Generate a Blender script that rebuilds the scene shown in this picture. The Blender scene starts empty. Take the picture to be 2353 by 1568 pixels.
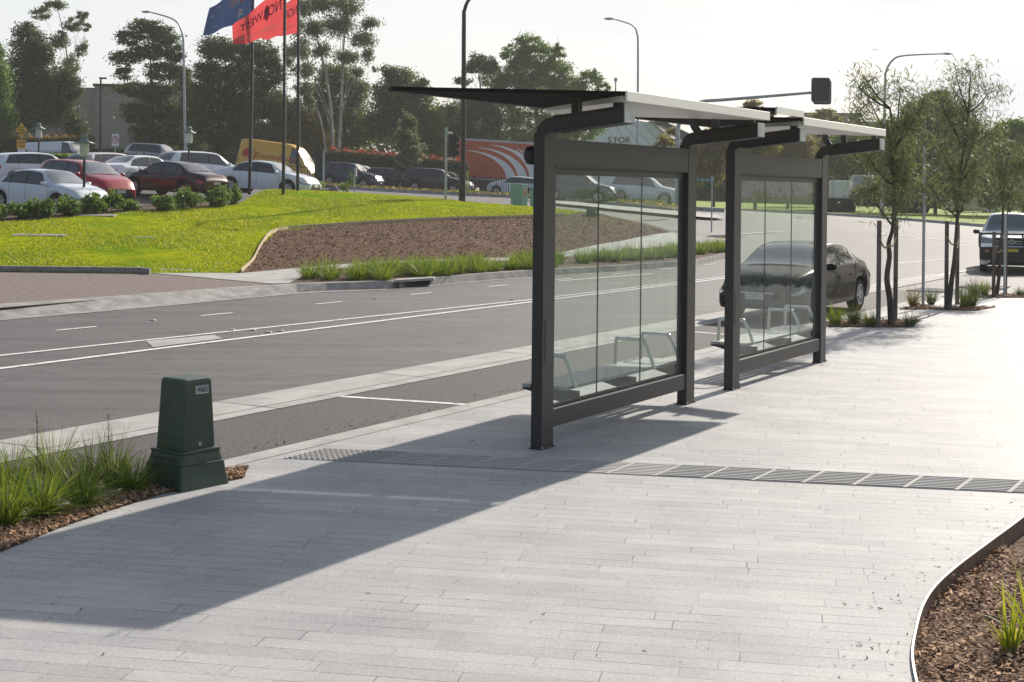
import bpy, bmesh, math, random
import numpy as np
from mathutils import Vector, Matrix, geometry
random.seed(7); rng = np.random.default_rng(11)
rad = math.radians
sc = bpy.context.scene
COL = sc.collection
# ---------------------------------------------------------------- camera
F = 3300.0; CX = 1176.5; CY = 438.0; EYE = 2.35; ROLL = rad(.6); TH = rad(30.2)
cam_d = bpy.data.cameras.new('camera'); cam = bpy.data.objects.new('camera', cam_d); COL.objects.link(cam)
cam_d.sensor_width = 36; cam_d.lens = F / 2353 * 36
cam_d.shift_x = 0; cam_d.shift_y = -(784 - CY) / 2353
cam_d.clip_start = .1; cam_d.clip_end = 6000
cam.matrix_world = Matrix.Translation((0, 0, EYE)) @ Matrix.Rotation(rad(90), 4, 'X') @ Matrix.Rotation(ROLL, 4, 'Z')
sc.camera = cam
# ---------------------------------------------------------------- world and sun
SUN_AZ = rad(30.8); SUN_EL = rad(29.8)
w = bpy.data.worlds.new("World"); sc.world = w; w.use_nodes = True
nt = w.node_tree; nt.nodes.clear()
out = nt.nodes.new('ShaderNodeOutputWorld'); bg = nt.nodes.new('ShaderNodeBackground')
sky = nt.nodes.new('ShaderNodeTexSky'); sky.sky_type = 'NISHITA'; sky.sun_disc = False
sky.sun_elevation = SUN_EL; sky.sun_rotation = SUN_AZ; sky.air_density = 1.0; sky.dust_density = 2.5
tc = nt.nodes.new('ShaderNodeTexCoord'); mp = nt.nodes.new('ShaderNodeMapping'); mp.inputs['Scale'].default_value = (1, 1, 4)
nz = nt.nodes.new('ShaderNodeTexNoise'); nz.inputs['Scale'].default_value = 2.2; nz.inputs['Detail'].default_value = 6; nz.inputs['Roughness'].default_value = .55
rp = nt.nodes.new('ShaderNodeValToRGB'); rp.color_ramp.elements[0].position = .22; rp.color_ramp.elements[0].color = (.5, .5, .5, 1); rp.color_ramp.elements[1].position = .6
mx = nt.nodes.new('ShaderNodeMix'); mx.data_type = 'RGBA'; mx.inputs[7].default_value = (7.3, 7.4, 7.55, 1)
nt.links.new(tc.outputs['Generated'], mp.inputs['Vector']); nt.links.new(mp.outputs[0], nz.inputs['Vector'])
# thin bright cloud: thickest low down and on the sun's side, thinning to blue overhead and behind
sx_ = nt.nodes.new('ShaderNodeSeparateXYZ'); nt.links.new(tc.outputs['Generated'], sx_.inputs[0])
el = nt.nodes.new('ShaderNodeMapRange'); el.inputs[1].default_value = .12; el.inputs[2].default_value = .75; el.inputs[3].default_value = 1.0; el.inputs[4].default_value = .12; nt.links.new(sx_.outputs[2], el.inputs[0])
dt = nt.nodes.new('ShaderNodeVectorMath'); dt.operation = 'DOT_PRODUCT'; nt.links.new(tc.outputs['Generated'], dt.inputs[0]); dt.inputs[1].default_value = (math.sin(SUN_AZ), math.cos(SUN_AZ), 0)
ds = nt.nodes.new('ShaderNodeMapRange'); ds.inputs[1].default_value = -.2; ds.inputs[2].default_value = .88; ds.inputs[3].default_value = .2; ds.inputs[4].default_value = 1.0; nt.links.new(dt.outputs['Value'], ds.inputs[0])
ma = nt.nodes.new('ShaderNodeMath'); ma.operation = 'MULTIPLY'; nt.links.new(el.outputs[0], ma.inputs[0]); nt.links.new(ds.outputs[0], ma.inputs[1])
mb_ = nt.nodes.new('ShaderNodeMath'); mb_.operation = 'MULTIPLY'; nt.links.new(rp.outputs[0], mb_.inputs[0]); nt.links.new(ma.outputs[0], mb_.inputs[1])
nt.links.new(nz.outputs[0], rp.inputs[0]); nt.links.new(mb_.outputs[0], mx.inputs[0])
nt.links.new(sky.outputs[0], mx.inputs[6]); nt.links.new(mx.outputs[2], bg.inputs[0]); nt.links.new(bg.outputs[0], out.inputs[0])
bg.inputs[1].default_value = .1
sd_ = bpy.data.lights.new('sun', 'SUN'); sd_.energy = 5.0; sd_.angle = rad(.53); sd_.color = (1, .93, .83)
sun = bpy.data.objects.new('sun', sd_); COL.objects.link(sun)
sdir = Vector((math.sin(SUN_AZ) * math.cos(SUN_EL), math.cos(SUN_AZ) * math.cos(SUN_EL), math.sin(SUN_EL)))
sun.rotation_euler = sdir.to_track_quat('Z', 'Y').to_euler(); sun.location = (30, 60, 60)
sc.view_settings.view_transform = 'Standard'; sc.view_settings.look = 'None'
sc.view_settings.exposure = 0.32; sc.view_settings.gamma = 1
sc.cycles.max_bounces = 8; sc.cycles.transparent_max_bounces = 24; sc.cycles.use_denoising = True
# ---------------------------------------------------------------- survey helpers (street frame s = along, d = to the left of the camera line)
SS = (math.sin(TH), math.cos(TH)); LL = (-math.cos(TH), math.sin(TH)); SROT = math.pi / 2 - TH
def ray(x, y):
    u = (x - CX) / F; v = -(y - CY) / F
    return (u * math.cos(ROLL) - v * math.sin(ROLL), 1.0, u * math.sin(ROLL) + v * math.cos(ROLL))
def P(x, y, z=0.0):
    r = ray(x, y); t = (z - EYE) / r[2]; return (r[0] * t, t)
def W(s, d): return (s * SS[0] + d * LL[0], s * SS[1] + d * LL[1])
def yh(x): return CY + (x - CX) * math.tan(ROLL)
def Q(x, Z): return ((x - CX) / F * Z, Z)                       # ground position of picture column x at distance Z
def V3(x, y, Z):
    r = ray(x, y); return (r[0] * Z, Z, EYE + r[2] * Z)
# terrain heights (x column, y row of the ground there, distance)
ctl = [(0,500,51),(141,492,53),(300,487,55),(560,470,60),(640,444,66),(700,446,69),(800,452,71),(1000,463,72),(1165,483,68),(1228,487,66),
 (1165,510,58),(640,543,50),(1370,497,62),(80,430,65),(130,494,54),(300,432,70),(430,430,73),(640,452,71),(130,391,100),(430,385,100),(640,418,99),(800,431,99),(1000,443,101),(1180,449,108),
 (1340,467,84),(1510,472,85),(1640,537,68),(1540,552,61),(1632,461,160),(1640,484,110),(2000,497,100),(2240,518,85),(2100,560,62),(1228,452,120),(1440,470,100),
 (20,385,140),(640,395,140),(1200,440,150),(2000,470,150),(2300,485,130),(-150,500,52),(-150,395,100),(2500,560,62),(2500,505,100)]
pts = []; vals = []
for (x, y, Z) in ctl:
    pts.append(Q(x, Z)); vals.append(EYE - (y - yh(x)) * Z / F)
for (x, Z, z) in [(0,38,.02),(300,38,.05),(557,38,.05),(760,41,.08),(1228,48,.12),(1450,56,.15),(1668,53,.05),(2100,45,0),(2353,44,0),(900,45,.3),(1700,62,.25),(-150,38,.0),(2500,48,0)]:
    pts.append(Q(x, Z)); vals.append(z)
pts = np.array(pts); vals = np.array(vals)
def _k(r2): return np.where(r2 > 0, .5 * r2 * np.log(np.maximum(r2, 1e-9)), 0)
n = len(pts); A = np.zeros((n + 3, n + 3))
A[:n, :n] = _k(((pts[:, None] - pts[None]) ** 2).sum(-1)) + np.eye(n) * 6.0
A[:n, n] = 1; A[:n, n + 1:] = pts; A[n, :n] = 1; A[n + 1:, :n] = pts.T
sol = np.linalg.solve(A, np.concatenate([vals, [0, 0, 0]]))
def hf(X, Y):
    X = np.atleast_1d(np.asarray(X, float)); Y = np.atleast_1d(np.asarray(Y, float))
    Xc = np.clip(X, -60, 62); Yc = np.clip(Y, 0, 155); sh = Xc.shape
    Xf = Xc.ravel(); Yf = Yc.ravel()
    r2 = (Xf[:, None] - pts[None, :, 0]) ** 2 + (Yf[:, None] - pts[None, :, 1]) ** 2
    z = _k(r2) @ sol[:n] + sol[n] + sol[n + 1] * Xf + sol[n + 2] * Yf
    d = Xf * LL[0] + Yf * LL[1]
    q = np.maximum(d - 21.5, Yf - 46) / 9
    q = np.clip(q, 0, 1); m = q * q * (3 - 2 * q)
    return (np.maximum(z, 0) * m).reshape(sh)
def H(X, Y): return float(hf(X, Y)[0])
def V_(p, dz=0.0): return (p[0], p[1], H(p[0], p[1]) + dz)
def GZ(x, y, lo=30, hi=140):
    for Z in np.arange(lo, hi, .25):
        X, Y = Q(x, Z)
        if yh(x) + (EYE - H(X, Y) - .15) * F / Z <= y: return float(Z)
    return hi
# ---------------------------------------------------------------- materials
def mat(name, col=(.5, .5, .5), rough=.6, metal=0, spec=.5, coat=0, alpha=None):
    m = bpy.data.materials.new(name); m.use_nodes = True
    b = m.node_tree.nodes['Principled BSDF']
    b.inputs['Base Color'].default_value = (*col, 1); b.inputs['Roughness'].default_value = rough
    b.inputs['Metallic'].default_value = metal; b.inputs['Specular IOR Level'].default_value = spec
    b.inputs['Coat Weight'].default_value = coat
    return m
def bs(m): return m.node_tree.nodes['Principled BSDF']
def N(m, t, **kw):
    nd = m.node_tree.nodes.new(t)
    for k, v in kw.items():
        if k in nd.inputs: nd.inputs[k].default_value = v
        else: setattr(nd, k, v)
    return nd
def L(m, a, b): m.node_tree.links.new(a, b)
def ramp(m, fac, stops):
    r = N(m, 'ShaderNodeValToRGB'); e = r.color_ramp.elements
    while len(e) < len(stops): e.new(.5)
    for i, (p, c) in enumerate(stops): e[i].position = p; e[i].color = (*c, 1) if len(c) == 3 else c
    L(m, fac, r.inputs[0]); return r.outputs[0]
def obj_coord(m, scale=(1, 1, 1), rot=(0, 0, 0)):
    t = N(m, 'ShaderNodeTexCoord'); p = N(m, 'ShaderNodeMapping'); p.inputs['Scale'].default_value = scale; p.inputs['Rotation'].default_value = rot
    L(m, t.outputs['Object'], p.inputs['Vector']); return p.outputs[0]
def noise(m, vec, scale, detail=4, rough=.6):
    nd = N(m, 'ShaderNodeTexNoise', Scale=scale, Detail=detail, Roughness=rough); L(m, vec, nd.inputs['Vector']); return nd.outputs[0]
def mix(m, fac, a, b, mode='MIX'):
    x = N(m, 'ShaderNodeMix', data_type='RGBA', blend_type=mode)
    for sock, v in ((x.inputs[0], fac), (x.inputs[6], a), (x.inputs[7], b)):
        if isinstance(v, (int, float)): sock.default_value = v
        elif isinstance(v, tuple): sock.default_value = (*v, 1)
        else: L(m, v, sock)
    return x.outputs[2]
def bump(m, h, dist=.01, strength=1.0):
    b = N(m, 'ShaderNodeBump', Strength=strength, Distance=dist); L(m, h, b.inputs['Height']); L(m, b.outputs[0], bs(m).inputs['Normal'])
def noisy(name, c0, c1, scale, rough=.85, detail=6, bdist=0, bscale=None, stretch=(1, 1, 1), lo=.35, hi=.65, spec=.3):
    m = mat(name, c0, rough, spec=spec); v = obj_coord(m, stretch)
    L(m, ramp(m, noise(m, v, scale, detail), [(lo, c0), (hi, c1)]), bs(m).inputs['Base Color'])
    if bdist: bump(m, noise(m, v, bscale or scale * 4, 5), bdist)
    return m
M = {}
# granite pavers: courses across the path
m = mat('granite_paving', rough=.5, spec=.26)
ROWANG = math.atan2(*( (lambda a, b: (b[1] - a[1], b[0] - a[0]))(W(11.55, 4.45), W(12.32, 2.28)) ))
v = obj_coord(m, (1, 1, 1), (0, 0, -ROWANG))
wn = N(m, 'ShaderNodeTexNoise', Scale=.35, Detail=1.0); L(m, v, wn.inputs['Vector'])
br = N(m, 'ShaderNodeTexBrick', Scale=1.0); br.inputs['Brick Width'].default_value = .72; br.inputs['Row Height'].default_value = .152
br.inputs['Mortar Size'].default_value = .0034; br.inputs['Mortar Smooth'].default_value = .1; br.inputs['Bias'].default_value = 0
br.offset = 0.0
br.inputs['Color1'].default_value = (.37, .366, .364, 1); br.inputs['Color2'].default_value = (.44, .434, .426, 1); br.inputs['Mortar'].default_value = (.38, .375, .37, 1)
sx3 = N(m, 'ShaderNodeSeparateXYZ'); L(m, v, sx3.inputs[0]); fl_ = N(m, 'ShaderNodeMath', operation='DIVIDE'); fl_.inputs[1].default_value = .152; L(m, sx3.outputs[1], fl_.inputs[0])
f2_ = N(m, 'ShaderNodeMath', operation='FLOOR'); L(m, fl_.outputs[0], f2_.inputs[0]); wn_ = N(m, 'ShaderNodeTexWhiteNoise', noise_dimensions='1D'); L(m, f2_.outputs[0], wn_.inputs['W'])
ad_ = N(m, 'ShaderNodeMath', operation='MULTIPLY_ADD'); ad_.inputs[1].default_value = 2.9; L(m, wn_.outputs['Value'], ad_.inputs[0]); L(m, sx3.outputs[0], ad_.inputs[2])
cb_ = N(m, 'ShaderNodeCombineXYZ'); L(m, ad_.outputs[0], cb_.inputs[0]); L(m, sx3.outputs[1], cb_.inputs[1]); L(m, cb_.outputs[0], br.inputs['Vector'])
sp = noise(m, v, 170, 3, .7); spc = ramp(m, sp, [(.3, (.55, .55, .57)), (.5, (1, 1, 1)), (.7, (1.45, 1.45, 1.42))])
jn = ramp(m, noise(m, v, 1.7, 4, .7), [(.47, (.37, .365, .36)), (.64, (.14, .135, .13))])
c = mix(m, br.outputs['Fac'], br.outputs['Color'], jn)
c = mix(m, 1.0, c, spc, 'MULTIPLY')
c = mix(m, 1.0, c, ramp(m, noise(m, v, 38, 4, .75), [(.3, (.84, .84, .85)), (.7, (1.15, 1.15, 1.14))]), 'MULTIPLY')
blot = ramp(m, noise(m, v, 1.1, 5, .65), [(.3, (.84, .84, .86)), (.65, (1.08, 1.07, 1.05))])
c = mix(m, 1.0, c, blot, 'MULTIPLY')
dots = ramp(m, noise(m, v, 26, 2, .5), [(.72, (1, 1, 1)), (.735, (.35, .33, .31))])
c = mix(m, ramp(m, noise(m, v, 75, 1, .4), [(.72, (0, 0, 0)), (.76, (1, 1, 1))]), c, (.85, .85, .84))
c = mix(m, .8, c, dots, 'MULTIPLY')
L(m, c, bs(m).inputs['Base Color'])
rr = N(m, 'ShaderNodeMapRange'); rr.inputs[1].default_value = .3; rr.inputs[2].default_value = .7; rr.inputs[3].default_value = .55; rr.inputs[4].default_value = .75
L(m, sp, rr.inputs[0]); L(m, rr.outputs[0], bs(m).inputs['Roughness'])
hh = N(m, 'ShaderNodeMath', operation='ADD'); sub = N(m, 'ShaderNodeMath', operation='MULTIPLY'); sub.inputs[1].default_value = -6.0
L(m, br.outputs['Fac'], sub.inputs[0]); L(m, sub.outputs[0], hh.inputs[0]); L(m, sp, hh.inputs[1]); bump(m, hh.outputs[0], .0016, 1)
M['paving'] = m
# asphalt
m = mat('asphalt', rough=.72, spec=.55); v = obj_coord(m); vs = obj_coord(m, (.35, 2.2, 1), (0, 0, -SROT))
c = ramp(m, noise(m, v, 55, 5, .8), [(.3, (.03, .027, .027)), (.52, (.087, .081, .08)), (.72, (.22, .21, .205))])
c = mix(m, 1.0, c, ramp(m, noise(m, vs, .9, 6, .6), [(.3, (.62, .61, .62)), (.7, (1.36, 1.33, 1.3))]), 'MULTIPLY')
ck = N(m, 'ShaderNodeTexVoronoi', feature='DISTANCE_TO_EDGE', Scale=.33); dv = N(m, 'ShaderNodeVectorMath', operation='MULTIPLY_ADD'); dn = N(m, 'ShaderNodeTexNoise', Scale=1.3, Detail=5.0); L(m, v, dn.inputs['Vector']); L(m, dn.outputs['Color'], dv.inputs[0]); dv.inputs[1].default_value = (.9, .9, .9); L(m, v, dv.inputs[2]); L(m, dv.outputs[0], ck.inputs['Vector'])
ckr = ramp(m, ck.outputs['Distance'], [(0, (.45, .45, .45)), (.006, (1, 1, 1))]); ckm = ramp(m, noise(m, v, .16, 3), [(.55, (0, 0, 0)), (.6, (1, 1, 1))]); c = mix(m, ckm, c, mix(m, 1.0, c, ckr, 'MULTIPLY'))
c = mix(m, 1.0, c, ramp(m, noise(m, v, 2.4, 3, .5), [(.28, (.6, .59, .59)), (.42, (1, 1, 1))]), 'MULTIPLY')
L(m, c, bs(m).inputs['Base Color']); bump(m, noise(m, v, 120, 3, .7), .004, .8); M['asphalt'] = m
M['parking'] = noisy('parking_asphalt', (.06, .053, .052), (.13, .117, .113), 30, .8, bdist=.004, bscale=110, detail=8)
M['concrete'] = noisy('concrete', (.32, .305, .285), (.45, .43, .405), 2.2, .8, bdist=.002, bscale=60, detail=9)
M['concrete2'] = noisy('weathered_concrete', (.2, .19, .18), (.36, .34, .32), 3, .85, bdist=.003, bscale=50, detail=9)
M['driveway'] = noisy('brick_driveway', (.13, .095, .08), (.22, .175, .155), 7, .85, bdist=.004, bscale=25, detail=9)
M['paint'] = noisy('road_paint', (.22, .215, .21), (.74, .73, .71), 11, .7, detail=9, lo=.34, hi=.46)
M['soil'] = noisy('soil', (.045, .026, .016), (.16, .095, .06), 9, .95, bdist=.03, bscale=22, detail=8)
M['mulch_far'] = noisy('bark_mulch', (.055, .026, .013), (.2, .105, .055), 7, .95, bdist=.05, bscale=10, detail=10, lo=.4, hi=.62)
m = mat('lawn', rough=1, spec=.0); v = obj_coord(m); v2 = obj_coord(m, (1, 3.2, 1))
c = ramp(m, noise(m, v2, 3.2, 9, .78), [(.36, (.05, .11, .006)), (.47, (.3, .36, .01)), (.66, (.62, .58, .02))])
c = mix(m, ramp(m, noise(m, v, .3, 5), [(.42, (0, 0, 0)), (.6, (1, 1, 1))]), c, mix(m, 1.0, c, (.5, .72, 1.2), 'MULTIPLY'))
c = mix(m, ramp(m, noise(m, v2, .8, 6, .7), [(.6, (0, 0, 0)), (.72, (.75, .75, .75))]), c, (.3, .2, .09))
L(m, c, bs(m).inputs['Base Color']); bump(m, noise(m, v, 9, 6, .8), .09, 1); M['lawn'] = m
M['verge'] = noisy('verge_grass', (.12, .2, .012), (.3, .36, .03), 2.5, .9, bdist=.05, bscale=8, detail=9)
M['canopy_dark'] = mat('canopy_charcoal', (.02, .017, .018), .9, spec=.08)
M['frame'] = noisy('charcoal_powder_coat', (.032, .029, .029), (.044, .041, .04), 60, .5, spec=.4, detail=3)
M['black'] = mat('black_paint', (.012, .012, .013), .45)
M['dark'] = mat('dark_rubber', (.014, .014, .015), .8, spec=.2)
M['galv'] = noisy('galvanised_steel', (.32, .35, .37), (.48, .5, .51), 8, .45, spec=.5); bs(M['galv']).inputs['Metallic'].default_value = .5
M['silver'] = mat('brushed_aluminium', (.62, .62, .6), .32, metal=.85)
M['white_panel'] = noisy('white_soffit', (.72, .71, .69), (.82, .81, .79), 3, .35, spec=.6)
M['white'] = mat('white_paint', (.8, .81, .82), .4)
M['steel_brown'] = noisy('weathered_steel', (.07, .05, .042), (.19, .14, .12), 16, .42, spec=.6, detail=8, stretch=(1, 1, .4)); bs(M['steel_brown']).inputs['Metallic'].default_value = .4
M['timber'] = noisy('grey_timber', (.09, .075, .065), (.19, .16, .14), 12, .85, stretch=(1, 1, .15), bdist=.004, bscale=30)
M['timber_light'] = noisy('pine_edging', (.42, .32, .2), (.6, .5, .36), 6, .8)
M['bench'] = noisy('bench_slat', (.34, .335, .32), (.5, .49, .47), 9, .5)
M['bark'] = noisy('dark_bark', (.035, .027, .022), (.12, .095, .08), 7, .95, stretch=(1, 1, .25), bdist=.02, bscale=18)
M['bark_pale'] = noisy('pale_bark', (.2, .17, .145), (.42, .38, .34), 3, .85, stretch=(1, 1, .3))
M['strap'] = mat('hessian_strap', (.3, .24, .12), .9)
M['brickwall'] = noisy('grey_brick', (.17, .155, .155), (.235, .215, .21), 5, .9, detail=8)
M['tile_gap'] = mat('tile_recess', (.4, .38, .355), .95, spec=.05)
M['tile_pale'] = noisy('tactile_tile', (.42, .41, .39), (.47, .46, .44), 20, .8, spec=.15)
M['red'] = mat('red_plastic', (.45, .02, .02), .3, coat=.5); M['amber'] = mat('amber', (.7, .25, .02), .4)
M['lens'] = mat('lamp_lens', (.3, .32, .34), .12, spec=.8, coat=.6)
M['tyre'] = mat('tyre', (.018, .018, .019), .85, spec=.2)
M['rim'] = mat('alloy_rim', (.38, .38, .39), .3, metal=.8)
M['carglass'] = mat('tinted_glass', (.022, .026, .03), .04, spec=.9, coat=.3)
M['vanglass'] = mat('van_glass', (.06, .075, .08), .25, spec=.25)
M['screen'] = mat('windscreen_glass', (.1, .12, .125), .06, spec=1.0, coat=1.0)
M['plate'] = mat('number_plate', (.55, .55, .5), .5); M['plate_y'] = mat('yellow_plate', (.6, .5, .05), .5)
M['yellow'] = mat('sign_yellow', (.8, .42, .02), .5); M['signwhite'] = mat('sign_white', (.78, .78, .78), .5); M['signred'] = mat('sign_red', (.55, .02, .03), .5)
M['signgreen'] = mat('sign_green', (.01, .11, .05), .5)
M['cabinet'] = noisy('pale_green_cabinet', (.2, .36, .31), (.26, .42, .36), 5, .5)
M['lampgreen'] = noisy('lamp_green', (.15, .21, .18), (.22, .28, .24), 5, .5); M['lampglass'] = mat('lamp_glass', (.55, .55, .5), .3)
M['pillargreen'] = noisy('green_fibreglass', (.025, .046, .03), (.042, .07, .046), 7, .42, spec=.5, detail=9)
m = M['pillargreen']; v = obj_coord(m, (1, 1, .35)); b0 = bs(m).inputs['Base Color'].links[0].from_socket
L(m, mix(m, ramp(m, noise(m, v, 30, 6, .8), [(.6, (0, 0, 0)), (.78, (.5, .5, .5))]), b0, (.16, .19, .16)), bs(m).inputs['Base Color'])
M['rock'] = noisy('rock', (.12, .1, .09), (.3, .26, .23), 3, .9, bdist=.05, bscale=6)
def paint(name, col, metal=0.0):
    m = mat(name, col, .35, metal=metal, spec=.35, coat=.7); bs(m).inputs['Coat Roughness'].default_value = .06; return m
M['p_white'] = paint('car_white', (.7, .73, .77)); M['p_red'] = paint('car_red', (.33, .012, .02)); M['p_maroon'] = paint('car_maroon', (.03, .005, .009), .2)
M['p_silver'] = paint('car_silver', (.5, .48, .45), .5); M['p_black'] = mat('car_black', (.006, .006, .007), .25, spec=.03, coat=.12); M['p_navy'] = paint('car_navy', (.03, .04, .09), .4)
M['p_grey'] = paint('car_charcoal', (.03, .031, .037), .4); M['p_yellow'] = paint('van_yellow', (.74, .4, .025)); M['p_orange'] = mat('curtain_orange', (.5, .085, .022), .55)
# pane glass of the shelters
m = bpy.data.materials.new('pane_glass'); m.use_nodes = True; m.node_tree.nodes.clear()
o_ = N(m, 'ShaderNodeOutputMaterial'); tr = N(m, 'ShaderNodeBsdfTransparent'); tr.inputs[0].default_value = (.9, .94, .915, 1)
gl = N(m, 'ShaderNodeBsdfGlossy'); gl.inputs['Roughness'].default_value = .02; df = N(m, 'ShaderNodeBsdfDiffuse'); df.inputs[0].default_value = (.6, .68, .62, 1)
lw = N(m, 'ShaderNodeLayerWeight', Blend=.5); pw = N(m, 'ShaderNodeMath', operation='POWER'); pw.inputs[1].default_value = 5.0; L(m, lw.outputs['Facing'], pw.inputs[0]); fr = N(m, 'ShaderNodeMath', operation='MULTIPLY_ADD'); fr.inputs[1].default_value = .4; fr.inputs[2].default_value = .025; L(m, pw.outputs[0], fr.inputs[0]); m1 = N(m, 'ShaderNodeMixShader'); m2 = N(m, 'ShaderNodeMixShader'); L(m, ramp(m, noise(m, obj_coord(m, (2.2, 1, .5)), 2.6, 6, .7), [(.35, (.015, .015, .015)), (.75, (.11, .11, .11))]), m2.inputs[0])
L(m, tr.outputs[0], m2.inputs[1]); L(m, df.outputs[0], m2.inputs[2]); L(m, fr.outputs[0], m1.inputs[0]); L(m, m2.outputs[0], m1.inputs[1]); L(m, gl.outputs[0], m1.inputs[2])
nb = N(m, 'ShaderNodeBump', Strength=.6, Distance=.004); L(m, noise(m, obj_coord(m), 3.0, 2), nb.inputs['Height']); L(m, nb.outputs[0], gl.inputs['Normal'])
L(m, m1.outputs[0], o_.inputs[0]); M['pane'] = m
def leafmat(name, dark, light, tl=.35, rough=.55):
    m = mat(name, light, rough, spec=.35); g = N(m, 'ShaderNodeNewGeometry')
    c = ramp(m, g.outputs['Random Per Island'], [(0, dark), (.6, tuple((a + b) / 2 for a, b in zip(dark, light))), (1, light)])
    L(m, c, bs(m).inputs['Base Color'])
    t = N(m, 'ShaderNodeBsdfTranslucent'); L(m, c, t.inputs[0]); x = N(m, 'ShaderNodeMixShader'); x.inputs[0].default_value = tl
    o = [q for q in m.node_tree.nodes if q.type == 'OUTPUT_MATERIAL'][0]
    L(m, bs(m).outputs[0], x.inputs[1]); L(m, t.outputs[0], x.inputs[2]); L(m, x.outputs[0], o.inputs[0]); return m
M['lf_dark'] = leafmat('dark_foliage', (0.0438, 0.07, 0.0198), (0.125, 0.175, 0.044), .45)
M['lf_mid'] = leafmat('mid_foliage', (0.0625, 0.098, 0.022), (0.1875, 0.259, 0.0495), .45)
M['lf_green'] = leafmat('green_foliage', (0.075, 0.14, 0.0242), (0.2375, 0.35, 0.0495), .45)
M['lf_olive'] = leafmat('olive_foliage', (.11, .11, .025), (.4, .33, .06), .5)
M['lf_grey'] = leafmat('grey_green_foliage', (0.0875, 0.119, 0.0495), (0.2375, 0.294, 0.121), .45)
M['lf_street'] = leafmat('willowy_foliage', (.08, .09, .035), (.25, .28, .1), .45)
M['lf_red'] = leafmat('red_tips', (.2, .03, .015), (.5, .09, .04)); M['lf_orange'] = leafmat('orange_tips', (.2, .09, .02), (.4, .2, .04))
M['grass'] = leafmat('grass_blades', (.07, .13, .012), (.36, .43, .04), .4); M['grass_dark'] = leafmat('dark_grass_blades', (.035, .065, .016), (.2, .25, .05), .4)
M['straw'] = leafmat('dry_stalks', (.2, .17, .07), (.4, .36, .15), .3); M['strappy'] = leafmat('strappy_leaf', (.2, .3, .015), (.5, .5, .04), .45)
M['chips'] = leafmat('bark_chips', (.13, .058, .028), (.72, .47, .29), .0, .95)
M['chips_far'] = leafmat('bark_chips_dark', (.06, .026, .012), (.36, .2, .105), .0, .95)
# ---------------------------------------------------------------- mesh helpers
class MB:
    def __init__(s): s.v = []; s.f = []; s.sm = []
    def add(s, vs, fs, smooth=False):
        o = len(s.v); s.v += [tuple(map(float, q)) for q in vs]; s.f += [tuple(i + o for i in f) for f in fs]; s.sm += [smooth] * len(fs); return s
    def box(s, x0, x1, y0, y1, z0, z1):
        vs = [(x, y, z) for z in (z0, z1) for (x, y) in ((x0, y0), (x1, y0), (x1, y1), (x0, y1))]
        return s.add(vs, [(3, 2, 1, 0), (4, 5, 6, 7), (0, 1, 5, 4), (1, 2, 6, 5), (2, 3, 7, 6), (3, 0, 4, 7)])
    def prism(s, poly, z0, z1):
        n = len(poly); vs = [(x, y, z0) for x, y in poly] + [(x, y, z1) for x, y in poly]
        tri = geometry.tessellate_polygon([[Vector((x, y, 0)) for x, y in poly]])
        fs = [(i, (i + 1) % n, (i + 1) % n + n, i + n) for i in range(n)]
        a2 = sum(poly[i][0] * poly[(i + 1) % n][1] - poly[(i + 1) % n][0] * poly[i][1] for i in range(n))
        if a2 < 0: fs = [f[::-1] for f in fs]
        fs += [tuple(i + n for i in t) for t in tri] + [tuple(t[::-1]) for t in tri]
        return s.add(vs, fs)
    def loft(s, rings, closed=True, smooth=True, caps=True):
        k = len(rings[0]); vs = [p for r in rings for p in r]; fs = []
        for i in range(len(rings) - 1):
            for j in range(k if closed else k - 1):
                a = i * k + j; b = i * k + (j + 1) % k; fs.append((a, b, b + k, a + k))
        s.add(vs, fs, smooth)
        if caps and closed: s.add(rings[0], [tuple(range(k))[::-1]]); s.add(rings[-1], [tuple(range(k))])
        return s
    def tube(s, path, r, seg=8, smooth=True):
        if not hasattr(r, '__len__'): r = [r] * len(path)
        rings = []; P_ = [Vector(p) for p in path]
        for i, p in enumerate(P_):
            t = (P_[min(i + 1, len(P_) - 1)] - P_[max(i - 1, 0)]).normalized()
            a = t.cross(Vector((0, 1, 0)) if abs(t.y) < .9 else Vector((1, 0, 0))).normalized(); b = t.cross(a)
            rings.append([p + (a * math.cos(q) + b * math.sin(q)) * r[i] for q in [2 * math.pi * j / seg for j in range(seg)]])
        return s.loft(rings, True, smooth)
    def cyl(s, x, y, z0, z1, r, r2=None, seg=16): return s.tube([(x, y, z0), (x, y, z1)], [r, r if r2 is None else r2], seg)
    def lathe(s, prof, c=(0, 0, 0), seg=20, smooth=True):
        rings = [[(c[0] + r * math.cos(2 * math.pi * j / seg), c[1] + r * math.sin(2 * math.pi * j / seg), c[2] + z) for j in range(seg)] for r, z in prof]
        return s.loft(rings, True, smooth)
    def build(s, name, m, parent=None, bevel=0, mirror=False):
        me = bpy.data.meshes.new(name); me.from_pydata(s.v, [], s.f); me.materials.append(m)
        me.polygons.foreach_set('use_smooth', s.sm); me.update()
        o = bpy.data.objects.new(name, me); COL.objects.link(o)
        if parent: o.parent = parent
        if bevel:
            b = o.modifiers.new('b', 'BEVEL'); b.width = bevel; b.segments = 2; b.limit_method = 'ANGLE'
        return o
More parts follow.
